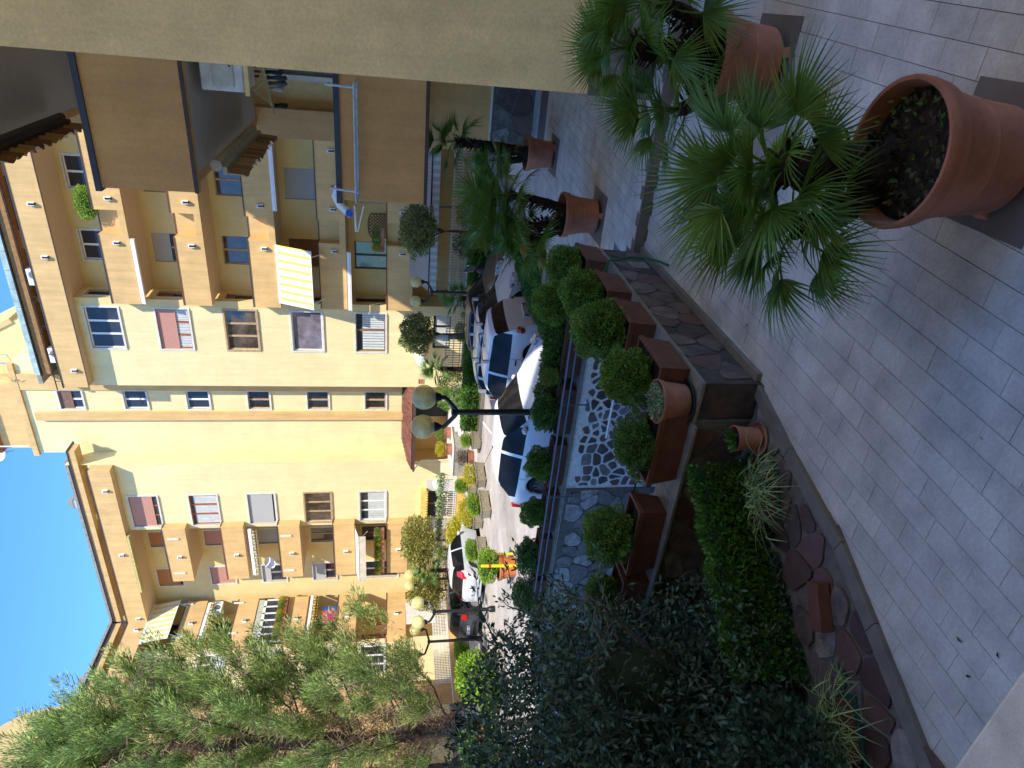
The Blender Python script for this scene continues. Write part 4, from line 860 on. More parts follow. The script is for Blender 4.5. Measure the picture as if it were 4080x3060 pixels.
# shared foliage meshes
def bush_me(name, n, s, L, W, m, **k):
    V, F = ballcloud(n, *s, L, W, **k); o = npmesh(name, V, F, m); me = o.data; bpy.data.objects.remove(o); return me
BM = [bush_me('foliage', 9000, (1, 1, 1), 0.095, 0.06, L_BOX, inner=0.72, lump=0.20), bush_me('foliage', 9000, (1, 1, 1), 0.095, 0.06, L_BOX, inner=0.68, lump=0.26, box=0.35), bush_me('foliage', 7000, (1, 1, 1), 0.12, 0.065, L_BOX2, inner=0.6, lump=0.3)]
BMO = bush_me('foliage', 7000, (1, 1, 1), 0.12, 0.06, L_OLIVE, inner=0.6, lump=0.3)
CORE = MB().sphere((0, 0, 0), 0.74, 14, 9).build('shade_core', mat('core_shade', (0.025, 0.035, 0.012), 0.95)); CORE_ME = CORE.data; bpy.data.objects.remove(CORE)  # solid dark ball, its colour standing in for shade inside the leaves
BL = [bush_me('foliage', 4200, (1, 1, 1), 0.12, 0.07, L_LIME, inner=0.6, lump=0.15, box=0.3), bush_me('foliage', 3800, (1, 1, 1), 0.14, 0.07, L_YEL, inner=0.4, lump=0.35), bush_me('foliage', 4200, (1, 1, 1), 0.10, 0.05, L_BOX, inner=0.5, lump=0.25),
      bush_me('foliage', 5200, (1, 1, 1), 0.13, 0.07, L_VARI, inner=0.35, lump=0.25), bush_me('foliage', 6500, (1, 1, 1), 0.14, 0.065, L_ORANGE, inner=0.35, lump=0.3), bush_me('foliage', 3000, (1, 1, 1), 0.16, 0.05, L_TWIG, inner=0.2, lump=0.4)]
gB2 = 'bushes along the far retaining wall'; gB = 'clipped boxwood bushes in planters'
def scatter_me(name, n, L, W, m, inner=0.75):
    V, F = ballcloud(n, 1, 1, 1, L, W, inner=inner, lump=0.1); o = npmesh(name, V, F, m); me = o.data; bpy.data.objects.remove(o); return me
FM = dict(red=scatter_me('flowers', 90, 0.16, 0.12, FL_RED), pink=scatter_me('flowers', 60, 0.2, 0.14, FL_PINK), white=scatter_me('flowers', 70, 0.14, 0.12, FL_WHITE), orange=scatter_me('fruit', 26, 0.14, 0.10, FL_ORG, 0.9), mixed=scatter_me('flowers', 60, 0.12, 0.10, mat('mixed_petals', (0.6, 0.25, 0.35), 0.6, 0.5, 6, island=0.6)))
def bush(name, label, a, b, z, s, me, rz=None, stem=None, flowers=None, cat='bush', group=None, twig=False):
    kf = 0.84 if group == gB else (0.76 if group == gB2 else 1.0); z += s[2]*(kf-1)*0.6; s = tuple(x*kf for x in s)
    t = thing(name, label, cat, P(a, b, z-s[2] if stem is None else z-s[2]-stem), rz if rz is not None else random.random()*6, group)
    zc = s[2] if stem is None else s[2]+stem
    o = bpy.data.objects.new('foliage', me); COL.objects.link(o); o.parent = t; o.location = (0, 0, zc); o.scale = s
    if me in BM: o.rotation_euler = ((a*7.3) % 1.2-.6, (a*5.1+b) % 1.2-.6, 0)
    if me in BM or me in BL[:1]: c = bpy.data.objects.new('shade_core', CORE_ME); COL.objects.link(c); c.parent = t; c.location = (0, 0, zc); c.scale = s
    if stem:
        m = MB(); rg = random.Random(int(a*100)); m.tube([(0, 0, 0), (0.02, 0.03, stem*0.5), (0, 0, stem+s[2]*0.2)], [0.03+s[0]*0.03, 0.03+s[0]*0.02, 0.02], 8)
        for k in range(6): q = rg.random()*6.28; m.tube([(0, 0, stem*0.75), (s[0]*.35*math.cos(q), s[1]*.35*math.sin(q), stem+s[2]*.5), (s[0]*.7*math.cos(q), s[1]*.7*math.sin(q), stem+s[2]*1.1)], [0.02, 0.015, 0.006], 6)
        m.build('trunk', BARK, t, world=False)
    elif twig:
        m = MB(); rg = random.Random(int(a*100)+3)
        for k in range(26): q = rg.random()*6.28; u = rg.uniform(.15, .85); m.tube([(0.02*math.cos(q), 0.02*math.sin(q), 0), (s[0]*u*.6*math.cos(q), s[1]*u*.6*math.sin(q), s[2]*.55), (s[0]*u*math.cos(q+.3), s[1]*u*math.sin(q+.3), s[2]*1.2)], [0.008, 0.005, 0.002], 4)
        m.build('twigs', mat('dry_twig', (0.10, 0.06, 0.045), 0.9), t, world=False)
    if flowers:
        o = bpy.data.objects.new(FM[flowers].name.split('.')[0], FM[flowers]); COL.objects.link(o); o.parent = t; o.location = (0, 0, zc); o.scale = tuple(x*1.03 for x in s); o['kind'] = 'stuff'
    return t
gB = 'clipped boxwood bushes in planters'
bush('boxwood_bush', 'small dark boxwood at the far end of the near parapet, beside the palm pot', 2.66, 7.38, 0.98, (0.27, 0.25, 0.24), BM[1], 0.3, group=gB, twig=True)
bush('boxwood_bush', 'bright green boxwood mound, tallest of the overlapping three on the near parapet', 2.95, 6.95, 1.16, (0.27, 0.28, 0.26), BM[0], 1.1, group=gB, twig=True)
bush('boxwood_bush', 'boxwood mound overlapped by the neighbouring ball, in the second planter from the far end', 2.66, 6.48, 0.98, (0.31, 0.32, 0.26), BM[0], 2.1, group=gB, twig=True)
bush('boxwood_bush', 'big round boxwood with bare brown twigs showing below it, middle of the near parapet', 2.70, 5.72, 1.00, (0.31, 0.33, 0.29), BM[1], 0.7, group=gB, twig=True)
bush('boxwood_bush', 'round boxwood right above the bowl of succulents', 2.72, 4.86, 0.97, (0.25, 0.27, 0.26), BM[0], 1.7, group=gB, twig=True)
bush('boxwood_bush', 'squarish boxwood with a brownish top, left of the bowl of succulents', 3.18, 4.49, 0.92, (0.25, 0.23, 0.19), BM[2], 0.2, group=gB, twig=True)
bush('boxwood_bush', 'largest round boxwood ball, standing alone against the grey stone wall', 4.16, 4.47, 1.00, (0.29, 0.27, 0.26), BM[1], 1.0, group=gB, twig=True)
bush('boxwood_bush', 'light green boxwood caught in the dark privet branches', 4.98, 4.5, 0.90, (0.25, 0.24, 0.2), BM[0], 2.0, group=gB)
bush('flowering_sprig', 'straggly white-flowering sprig hanging between two planters by the bowl', 3.0, 4.75, 0.78, (0.12, 0.14, 0.10), BL[2], 0.4, flowers='white')
bush('flowering_sprig', 'white-flowering sprig at the left end of the squarish boxwood planter', 3.52, 4.62, 0.76, (0.15, 0.12, 0.09), BL[2], 1.4, flowers='white')
bush('flowering_sprig', 'small red bloom hanging behind the bowl of succulents', 2.98, 5.0, 0.72, (0.05, 0.05, 0.04), BL[2], 1.4, flowers='red')
gB2 = 'bushes along the far retaining wall'
bush('boxwood_bush', 'dark rounded bush right below the tall lamp post', 6.78, 10.68, 0.12, (0.40, 0.34, 0.34), BM[2], 0.5, group=gB2)
bush('boxwood_bush', 'pointed bush in front of the pale car door', 7.98, 10.68, 0.08, (0.46, 0.36, 0.38), BM[1], 1.5, group=gB2)
bush('boxwood_bush', 'rounded bush covering the tail of the pale car', 9.25, 10.68, 0.06, (0.46, 0.36, 0.36), BM[0], 2.5, group=gB2)
bush('boxwood_bush', 'dark bush with slim leaves at the left end of the ramp wall', 10.5, 10.7, 0.02, (0.5, 0.4, 0.38), BM[2], 3.5, group=gB2)
bush('boxwood_bush', 'low dark bush half hidden behind the privet at the ramp wall', 11.7, 10.7, 0.0, (0.5, 0.4, 0.35), BM[0], 4.5, group=gB2)
bush('rose_bush', 'thin leafy shoot with red flowers in front of the pale car bonnet', 6.05, 10.75, 0.08, (0.22, 0.2, 0.26), BL[2], 3.5, flowers='red', group=gB2)
def hedge(name, label, path, w, z0, z1, m, dens=2600, L=0.05, W=0.03, cat='hedge', core0=None):
    t = thing(name, label, cat, P(path[0][0], path[0][1], z0)); VV = []; FF = []; n0 = 0
    for (a0, b0), (a1, b1) in zip(path[:-1], path[1:]):
        ln = math.hypot(a1-a0, b1-b0); h = z1-z0; n = int(dens*ln*(w+2*h)*0.9); u = RNG.random(n); s = RNG.random(n)*(w+2*h)
        off = np.where(s < h, -w/2, np.where(s < h+w, s-h-w/2, w/2)); zz = np.where(s < h, s, np.where(s < h+w, h, w+2*h-s))
        nx, ny = -(b1-b0)/ln, (a1-a0)/ln; wob = 0.06*np.sin(u*ln*5+s*3)+0.05*np.sin(u*ln*11); k = 1-0.25*RNG.random(n)**2+wob
        off = off*k; zz = zz*(1-0.12*RNG.random(n)+wob*0.6)
        cor = np.clip((zz/h-0.75)/0.25, 0, 1)*np.clip((np.abs(off)/(w/2)-0.6)/0.4, 0, 1); zz = zz-cor*h*0.12
        p = np.stack([-(a0+(a1-a0)*u+nx*off), b0+(b1-b0)*u+ny*off, z0+zz], 1)
        d = np.stack([-(nx*off)/(w/2), ny*off/(w/2), np.where((s > h) & (s < h+w), 1.0, 0.35)], 1)+unit(n)*0.8
        V, F = leaves(p, d, L*(0.7+0.6*RNG.random(n)), W*(0.7+0.6*RNG.random(n)), 0.08); VV.append(V); FF.append(F+n0); n0 += len(V)
    npmesh('foliage', np.concatenate(VV), np.concatenate(FF), m, t, world=True)
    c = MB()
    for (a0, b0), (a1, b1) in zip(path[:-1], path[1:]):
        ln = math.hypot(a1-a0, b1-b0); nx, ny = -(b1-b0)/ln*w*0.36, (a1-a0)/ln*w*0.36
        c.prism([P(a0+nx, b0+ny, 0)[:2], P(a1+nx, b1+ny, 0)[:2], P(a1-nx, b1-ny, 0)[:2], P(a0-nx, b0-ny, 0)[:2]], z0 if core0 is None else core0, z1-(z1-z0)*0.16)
    c.build('shade_core', mat('core_shade', (0.025, 0.035, 0.012), 0.95), t)  # solid dark prism: the hedge's inner shade put into a colour
    return t
hedge('hedge', 'low bright green hedge curving along the crazy paving strip at the near left', [(3.18, 4.18), (3.42, 3.88), (3.64, 3.55), (3.86, 3.18), (4.05, 2.8)], 0.22, 0.0, 0.50, L_HEDGE, 5600, 0.042, 0.024)
n_ = 5200; u_ = RNG.random(n_); w_ = RNG.random(n_); p_ = np.stack([-(3.02+0.95*u_+0.30*w_), 4.15-1.45*u_+0.18*w_, 0.01+0.16*RNG.random(n_)*w_+0.05*RNG.random(n_)], 1); V, F = leaves(p_, unit(n_)+np.array([0, 0, .6]), 0.04, 0.022); tag(npmesh('ground_cover', V, F, L_OLIVE), 'dark low ground cover between the curved hedge and the paving strip', 'ground cover', kind='stuff')
hedge('hedge', 'clipped hedge beside the stone wall end and the tiled terrace', [(5.0, 12.5), (5.3, 14), (5.4, 16.5), (5.2, 19.5)], 0.7, G, -0.08, L_HEDGE, 2200, 0.06, 0.035)
hedge('hedge', 'low hedge strip in front of the pale car wheel and bonnet', [(6.0, 12.2), (6.2, 13.5), (6.3, 15.8), (6.0, 17.6)], 0.6, G, -0.30, L_HEDGE, 2200, 0.06, 0.035)
hedge('hedge', 'leafy dark hedge behind the ribbed planter on the ramp wall', [(4.7, 11.25), (6.0, 11.3), (7.4, 11.2)], 0.6, G, 0.10, L_BOX2, 2200, 0.06, 0.035)
hedge('hedge', 'hedge in the shaded front garden below the striped canopy', [(5.4, 26.0), (8.3, 26.0)], 1.0, G, -0.15, L_HEDGE, 1300, 0.08, 0.05)
hedge('hedge', 'short hedge piece beside the black scooter', [(8.9, 25.9), (10.2, 25.9)], 0.9, G, 0.0, L_HEDGE, 1300, 0.08, 0.05)
hedge('hedge', 'dark green hedge behind the parked cars under the railing', [(11.0, 26.4), (17.6, 26.4)], 0.9, G, -0.15, L_HEDGE, 1100, 0.08, 0.05)
# bowl of succulents and small pots
bw = pot('bowl_pot', 'round terracotta bowl of pale succulents on a green saucer at the parapet corner', P(2.75, 4.50, 0.545), 0.185, 0.25, feet=False, bands=False, soil=-0.06)
V, F = leaves(np.stack([(q := np.sqrt(RNG.random(900))*0.15)*np.cos(t_ := RNG.random(900)*6.28), q*np.sin(t_), 0.20+RNG.random(900)*0.07], 1), unit(900)+np.array([0, 0, 1.0]), 0.03, 0.016)
o = npmesh('succulents', V, F, mat('pale_succulent', (0.26, 0.36, 0.20), 0.6, island=0.4)); o.location = P(2.75, 4.50, 0.545); tag(o, 'low pale green succulents filling the round bowl', 'plant', kind='stuff')
sd_ = MB().lathe([(0, 0.0), (0.15, 0.0), (0.19, 0.028), (0.183, 0.03), (0.145, 0.008), (0, 0.008)], (0, 0, 0), 32).build('saucer', mat('dark_green_plastic', (0.02, 0.05, 0.045), 0.35, spec=0.5), None, smooth=True); sd_.location = P(2.75, 4.50, 0.522); tag(sd_, 'dark green saucer under the round bowl', 'saucer')
sp = pot('small_pot', 'small terracotta pot with a pointed leafy plant, low beside the hedge end', P(2.86, 4.12, 0.05), 0.105, 0.21, feet=False, bands=False, soil=-0.04)
V, F = leaves(np.stack([RNG.normal(size=40)*.02, RNG.normal(size=40)*.02, 0.17+RNG.random(40)*.05], 1), unit(40)*0.8+np.array([0, 0, .9]), 0.10, 0.035, 0.1); o = npmesh('rosette_plant', V, F, L_HEDGE); o.location = P(2.86, 4.12, 0.05); tag(o, 'pointed green rosette plant in the small terracotta pot', 'plant')
s2 = MB().lathe([(0, 0.0), (0.11, 0.0), (0.14, 0.03), (0.132, 0.032), (0.105, 0.008), (0, 0.008)], (0, 0, 0), 32).build('saucer', TERRA, None, smooth=True); s2.location = P(2.86, 4.12, 0.022); tag(s2, 'terracotta saucer under the small pot', 'saucer')
def blades(n, L, W, spread, z0, seed, long=1.0):
    rg = np.random.default_rng(seed); V = []; F = []; seg = 6
    for i in range(n):
        az = rg.random()*6.28; el = rg.uniform(0.5, 1.35); l = L*rg.uniform(.6, 1.25); x = rg.normal()*spread*long; y = rg.normal()*spread*0.4; sd = (-math.sin(az)*W/2, math.cos(az)*W/2)
        base = len(V)
        for k in range(seg+1):
            s = k/seg; r_ = l*s*math.cos(el)*(1+0.4*s); z = z0+l*(s*math.sin(el)-1.15*s**2.3*math.sin(el)); w = (1-s)**0.5 if s > 0.3 else 0.85
            V.append((x+r_*math.cos(az)-sd[0]*w, y+r_*math.sin(az)-sd[1]*w, z)); V.append((x+r_*math.cos(az)+sd[0]*w, y+r_*math.sin(az)+sd[1]*w, z))
        for k in range(seg): F.append((base+2*k, base+2*k+1, base+2*k+3, base+2*k+2))
    return V, F
def spider(loc, rz, label, plabel, n, seed):
    t = thing('planter_box', plabel, 'planter', loc, rz); L, W, H = 0.36, 0.12, 0.12
    MB().box(-L/2, L/2, -W/2, -W/2+.012, 0.0, H).box(-L/2, L/2, W/2-.012, W/2, 0.0, H).box(-L/2, -L/2+.012, -W/2+.012, W/2-.012, 0.0, H).box(L/2-.012, L/2, -W/2+.012, W/2-.012, 0.0, H).box(-L/2+.012, L/2-.012, -W/2+.012, W/2-.012, 0.01, H*.8).build('box', TERRA2, t, world=False)
    tr = MB().box(-L/2-.03, L/2+.03, -W/2-.025, W/2+.025, -0.028, -0.002).build('tray', mat('green_plastic_tray', (0.015, 0.06, 0.05), 0.35, spec=0.5), t, world=False, bevel=0.006)
    V, F = blades(int(n*1.5), 0.34, 0.012, 0.10, 0.08, seed); o = npmesh('spider_plant', V, F, L_SPID); o.location = loc; o.rotation_euler = (0, 0, rz); tag(o, label, 'plant')
    V2, F2 = blades(30, 0.13, 0.009, 0.015, 0.03, seed+9); r = npmesh('runner', V2, F2, L_SPID); r.parent = o; r.location = (-0.30, -0.02, -0.05)
    return t
spider(P(3.12, 3.72, 0.055), R(-145), 'striped spider plant spilling over its narrow box between hedge and paving strip', 'narrow brown box on a green tray holding the larger spider plant', 120, 3)
spider(P(3.80, 2.26, 0.055), R(-135), 'spider plant at the lower left corner, arching grassy leaves', 'narrow brown box at the lower left corner under arching leaves', 110, 4)
o = MB().box(-.16, .16, -.06, .06, 0, .10).build('empty_trough', TERRA2, None, bevel=0.01); o.location = P(3.35, 2.85, 0.03); o.rotation_euler = (0, 0, R(-140)); tag(o, 'short brown trough lying on the paving strip near the lower left', 'planter')
# garden hose
o = MB().tube([P(2.80, 7.02, 0.62), P(2.60, 6.98, 0.6), P(2.44, 6.98, 0.56), P(2.40, 7.0, 0.35), P(2.38, 6.96, 0.18), P(2.36, 6.8, 0.06), P(2.34, 6.62, 0.02)], 0.013, 8).build('garden_hose', mat('green_hose', (0.02, 0.10, 0.05), 0.4), smooth=True); tag(o, 'green garden hose hanging over the parapet to the tiles', 'hose')
tag(MB().tube([P(4.6, 10.5, -0.15), P(6.0, 10.5, -0.09), P(6.8, 10.5, -0.11), P(7.9, 10.48, -0.08), P(9.4, 10.5, -0.12)], 0.012, 6).build('irrigation_pipe', RUBBER, smooth=True), 'thin black irrigation pipe over the planters of the ramp wall', 'pipe')
tag(MB().tube([P(2.85, 6.2, .80), P(2.80, 5.6, .79), P(2.83, 5.0, .77), P(2.95, 4.6, .78), P(3.6, 4.6, .76), P(4.4, 4.6, .78)], 0.008, 6).build('irrigation_pipe', RUBBER, smooth=True), 'thin black irrigation pipe over the planters of the near parapet', 'pipe')

# dark privet shrub at the near left
pr = thing('privet_shrub', 'large dark privet shrub with slim leaves filling the lower left', 'shrub', P(4.9, 3.1, -0.02)); rg = random.Random(42); tips = []; br = MB()
for k in range(11):
    q = rg.random()*6.28; base = Vector((rg.uniform(-.25, .25), rg.uniform(-.2, .2), 0)); h = rg.uniform(1.5, 2.75); out = rg.uniform(.3, 1.5)
    mid = base+Vector((math.cos(q)*out*.35, math.sin(q)*out*.3, h*.5)); tip = base+Vector((math.cos(q)*out, math.sin(q)*out*.6, h)); br.tube([base, mid, tip], [.028, .018, .006], 6)
    for j in range(13):
        f = rg.uniform(.25, 1.0); p = (mid.lerp(tip, f) if f > .5 else base.lerp(mid, f*2)); d = Vector((rg.gauss(0, 1), rg.gauss(0, .7), rg.uniform(-.1, 1.1))).normalized()*rg.uniform(.35, .75); p2 = p+d*.5+Vector((0, 0, .05)); p3 = p+d+Vector((0, 0, -.02))
        br.tube([p, p2, p3], [.008, .005, .0025], 4); tips.append((p, p2, p3))
br.build('branches', mat('grey_twig', (0.10, 0.09, 0.075), 0.8), pr, world=False)
pos = []; dr = []
for p, p2, p3 in tips:
    d = np.array(p3-p2); d /= np.linalg.norm(d)+1e-6
    for i in range(46):
        f = rg.random(); c = p.lerp(p2, f*2) if f < .5 else p2.lerp(p3, f*2-1); u_ = np.array([rg.gauss(0, 1) for _ in range(3)]); pos.append(np.array(c)+u_*0.018); dr.append(d*.8+u_*.55)
V, F = leaves(np.array(pos), np.array(dr), 0.055*(0.7+0.6*RNG.random(len(pos))), 0.019, 0.1)
n2 = 36000; u = unit(n2)*(RNG.random(n2)[:, None]**0.33); pz = u*np.array([1.75, 1.0, 1.45])+np.array([-0.25, 0.0, 1.05]); keep = (pz[:, 0] < 0.95+0.5*np.sin(pz[:, 2]*4)) & (pz[:, 2] > -0.5); pz = pz[keep]
V2, F2 = leaves(pz, unit(len(pz))+np.array([0, 0, .4]), 0.060*(0.7+0.6*RNG.random(len(pz))), 0.023, 0.1)
npmesh('foliage', np.concatenate([V, V2]), np.concatenate([F, F2+len(V)]), L_OLIVE, pr)
MB().sphere((-0.45, 0.25, 0.8), 1.0, 18, 12, (0.95, 0.42, 0.75)).build('shade_core', MATS['core_shade'], pr, world=False)  # dark ellipsoid painted as the shade deep within the privet
bush('bush', 'dark low bush at the very bottom left beside the spider plant', 4.3, 2.25, 0.3, (0.50, 0.45, 0.42), BMO, 0.5)
bush('bush', 'dark bush under the privet, right against the second parapet', 5.2, 3.9, 0.2, (0.7, 0.35, 0.35), BMO, 1.5)

# big cypress at the left
cy = thing('cypress_tree', 'tall feathery cypress with a thick leaning trunk in front of the left wing', 'tree', P(24.9, 16.4, G)); rg = random.Random(4)
MB().tube([(0, 0, -.1), (0.05, 0, 1.4), (-.35, 0, 3.2), (-.55, .1, 6), (-.2, 0, 10), (0.2, 0, 14)], [.46, .40, .36, .30, .2, .08], 14).build('trunk', BARK, cy, world=False, smooth=True)
Rz = lambda z: float(np.interp(z, [1.5, 3, 4.6, 7, 9.6, 12, 14.6, 16.8], [1.9, 4.1, 5.3, 4.7, 4.4, 4.1, 2.1, 0.3]))
br = MB(); PV, PD, PL = [], [], []; DV, DD = [], []
for k in range(150):
    z = 3.3+13.3*(k+.5)/150; q = k*2.399+rg.uniform(-.3, .3); rad = Rz(z)*rg.uniform(.72, 1.06)
    zc = max(1.2, z-1.6-rad*0.12); c0 = Vector((-.3, 0, zc)); c2 = Vector((math.cos(q)*rad-.2, math.sin(q)*rad*.8, z)); c1 = c0.lerp(c2, .5)+Vector((0, 0, -.35))
    if k % 3 == 0: br.tube([c0, c1, c2], [.05, .03, .01], 5)
    nb_ = 6 if z > 6 else 5
    for j in range(nb_):      # plumes along the outer half
        f = rg.uniform(.5, 1.05) if rg.random() < .8 else rg.uniform(.5,.6); c = c1.lerp(c2, (f-.5)*2); ax = Vector((math.cos(q+rg.uniform(-.7, .7)), math.sin(q+rg.uniform(-.7, .7))*.8, rg.uniform(.5, 1.3))).normalized(); ln = rg.uniform(.7, 1.5)
        n = int(230*ln); t = RNG.random(n); rr_ = (0.30*np.sin(np.clip(t, .05, 1)*2.9)+.04)*ln*RNG.random(n)**.4; u = unit(n); u -= (u@np.array(ax))[:, None]*np.array(ax)
        PV.append(np.array(c)+np.array(ax)*(t*ln)[:, None]+u*rr_[:, None]); PD.append(np.array(ax)*0.9+u*0.6+unit(n)*.25); PL.append(np.full(n, 1.0))
    nd = 200; t = RNG.random(nd); cc = np.array(c0)*(1-t[:, None])+np.array(c2)*t[:, None]; DV.append(cc+unit(nd)*.35); DD.append(unit(nd)+np.array([0, 0, .2]))
br.build('limbs', BARK, cy, world=False)
PV = np.concatenate(PV); PD = np.concatenate(PD)
V, F = leaves(PV, PD, np.where(RNG.random(len(PV)) < .25, .30, .16)*(0.6+0.8*RNG.random(len(PV))), 0.03, 0.05); npmesh('crown', V, F, L_CYP, cy)
DV = np.concatenate(DV); V, F = leaves(DV, np.concatenate(DD), 0.42, 0.022, 0.05); npmesh('dry_twigs', V, F, L_CYPD, cy)

# courtyard trees and shrubs
gO = 'small orange trees in the front garden'
bush('orange_tree', 'small round orange tree in the shaded garden below the balcony', 8.63, 27.5, 1.98, (0.95, 0.8, 0.72), BL[4], 0.4, stem=1.5, cat='tree', group=gO)
bush('orange_tree', 'orange tree with fruit and coloured blossoms beside the white statue', 13.75, 28.4, 1.92, (0.98, 0.8, 0.72), BL[4], 1.4, stem=1.5, flowers='orange', cat='tree', group=gO)
bush('variegated_tree', 'round variegated tree above the white fence, left of the porch', 25.6, 27.5, 1.60, (1.25, 1.0, 0.85), BL[3], 0.8, stem=1.5, cat='tree')
bush('variegated_tree', 'yellowish tree behind the palm and the pair of globe lamps', 30.3, 28.4, 1.1, (1.3, 0.8, 0.95), BL[3], 1.8, stem=0.8, cat='tree')
bush('golden_shrub', 'bright yellow shrub beside the nose of the silver car', 23.7, 25.9, -0.35, (0.85, 0.7, 0.6), BL[1], 0.8)
bush('golden_shrub', 'lime and yellow shrub behind the concrete planters', 21.9, 25.6, -0.6, (0.8, 0.6, 0.38), BL[1], 2.8)
bush('shrub', 'small lime ball shrub between two pebbled planters', 20.05, 25.15, -0.22, (0.33, 0.33, 0.32), BL[0], 1)
bush('climbing_plant', 'flowering climber with mixed blossoms at the porch corner', 16.9, 28.9, -0.05, (0.9, 0.6, 0.85), BL[2], 0.3, flowers='mixed')
bush('climbing_plant', 'leafy climber beside the white entrance steps', 18.0, 29.6, -0.1, (0.7, 0.5, 0.8), BL[2], 1.3)
bush('rose_bush', 'dark rose bush with red blooms below the shaded orange tree', 7.8, 27.2, -0.15, (0.65, 0.5, 0.6), BL[2], 1.0, flowers='red')
bush('bare_shrub', 'brown leafless shrub in the shaded garden', 9.1, 27.3, -0.1, (0.75, 0.5, 0.6), BL[5], 2.0)
bush('geranium', 'pink geraniums against the shaded white railing', 13.9, 28.9, -0.15, (0.45, 0.25, 0.25), BL[2], 0.6, flowers='pink')
bush('dry_shrub', 'ochre dry shrub below the white fence, above the dark car', 29.5, 28.9, -0.4, (1.6, 0.4, 0.4), BL[5], 0.0)
bush('rose_bush', 'red and pink roses above the dark car roof', 27.8, 28.8, 0.05, (0.5, 0.3, 0.35), BL[2], 0.0, flowers='red')
bush('shrub', 'green shrub behind the dark car beside the ochre wall', 29.2, 23.3, -0.55, (0.6, 0.6, 0.35), BL[0], 0.4)
bush('boxwood_ball', 'bright green ball shrub beyond the privet, right of the black post', 21.8, 16.2, -0.1, (0.85, 0.8, 0.72), BL[0], 0.2)
bush('golden_shrub', 'yellow-green low shrub right behind the privet tips', 20.6, 14.6, -0.35, (0.9, 0.7, 0.4), BL[0], 1.9)
bush('dark_shrub', 'dark rounded shrub left of the red flowers', 23.6, 14.4, -0.2, (0.8, 0.7, 0.65), BM[2], 0.7)
bush('dark_shrub', 'dark rounded shrub at the far left beside the metal hoop', 24.5, 11.9, -0.3, (0.7, 0.7, 0.6), BM[2], 1.7)
bush('geranium', 'red geraniums beyond the privet at the foot of the cypress', 21.8, 13.4, -0.35, (1.0, 0.6, 0.35), BL[2], 0.9, flowers='red')
bush('geranium', 'red geraniums at the left edge, below the metal hoop', 20.0, 11.0, -0.5, (1.0, 0.6, 0.35), BL[2], 2.9, flowers='red')
bush('golden_shrub', 'lime shrub at the left edge in the sun', 18.9, 9.8, -0.6, (1.0, 0.6, 0.35), BL[0], 2.4)
bush('boxwood_ball', 'sunlit clipped ball in the orange pot between the yellow posts', 15.8, 15.75, -0.08, (0.55, 0.45, 0.32), BL[0], 0.4)
pot('orange_pot', 'orange plastic pot between the two yellow posts', P(15.85, 15.7, G), 0.42, 0.55, mat('orange_plastic', (0.55, 0.17, 0.05), 0.5), feet=False, cat='plant pot')
def gpalm(label, a, b, z, size, nf, seed, h=0.5): fan_palm('fan_palm', label, P(a, b, G), [(0, 0, z-G, (0, 0), 0.10)], size, nf, 'fan palms in the front gardens', 1, seed)
gpalm('fan palm in front of the shaded railing, beside the twin globe lamp', 11.5, 27.3, 0.15, 1.25, 20, 31)
gpalm('low fan palm in the shaded garden behind the tiled terrace', 8.8, 25.6, -0.35, 1.1, 16, 32)
gpalm('fan palm right of the entrance porch, against the cream wall', 15.7, 28.6, 0.85, 1.15, 20, 33)
gpalm('fan palm behind the roof of the silver car', 27.3, 27.0, 0.95, 1.25, 20, 34)
# pebbled concrete planters with their plants
cpn = thing('concrete_planter', 'x', 'planter', (0, 0, 0), 0, 'pebbled concrete planters along the drive')
cm_ = MB()
def frus(m, L, W, H, z0, t): m.hexa([(-L/2+t, -W/2+t, z0), (L/2-t, -W/2+t, z0), (L/2-t, W/2-t, z0), (-L/2+t, W/2-t, z0), (-L/2, -W/2, z0+H), (L/2, -W/2, z0+H), (L/2, W/2, z0+H), (-L/2, W/2, z0+H)])
frus(cm_, 1.0, 0.45, 0.36, 0.05, 0.03); cm_.build('box', PLANTC, cpn, world=False, bevel=0.01)
MB().box(-.52, .52, -.245, -.2, .41, .45).box(-.52, .52, .2, .245, .41, .45).box(-.52, -.46, -.2, .2, .41, .45).box(.46, .52, -.2, .2, .41, .45).build('rim', PLANTC, cpn, world=False)
MB().box(-.4, -.3, -.2, .2, 0, .05).box(.3, .4, -.2, .2, 0, .05).build('feet', PLANTC, cpn, world=False)
MB().box(-.45, .45, -.19, .19, .40, .425).build('soil', SOIL, cpn, world=False)
cps = [(17.75, 23.0, 1.15, 'pebbled planter with a yellow-green bush, second from the entrance steps', BL[1], 'yellow-green bush in the planter right of the roof antenna'), (17.85, 21.2, 1.2, 'pebbled planter nearest to the pale car roof', BL[0], 'dense green bush in the planter nearest to the pale car roof'),
       (17.35, 25.0, 0.75, 'short grey planter at the foot of the entrance steps', BL[0], 'small green ball in the short grey planter by the steps'), (20.05, 25.15, 0.8, 'small pebbled planter behind the long ones', None, ''),
       (19.95, 20.8, 1.1, 'pebbled planter right in front of the silver car doors', BL[0], 'low bright bush in front of the silver car doors'), (19.9, 22.7, 0.85, 'small planter beside the front wheel of the silver car', BL[1], 'golden bush beside the front wheel of the silver car')]
for i, (a, b, L, lab, me, bl) in enumerate(cps):
    if i == 0: o = cpn; o.location = P(a, b, G+.004); o.rotation_euler = (0, 0, math.pi/2-0.1); o['label'] = lab; o.scale = (L, 1, 1)
    else: dup(cpn, P(a, b, G+.004), math.pi/2-0.1, lab, (L, 1, 1))
    if me: bush('shrub', bl, a, b, G+0.45+0.22, (0.27, 0.48*L, 0.26), me, -0.1)
rp = pot('orange_trough', 'round terracotta trough with dry stems below the downpipe', P(19.7, 26.9, G), 0.42, 0.3, feet=False, bands=False)
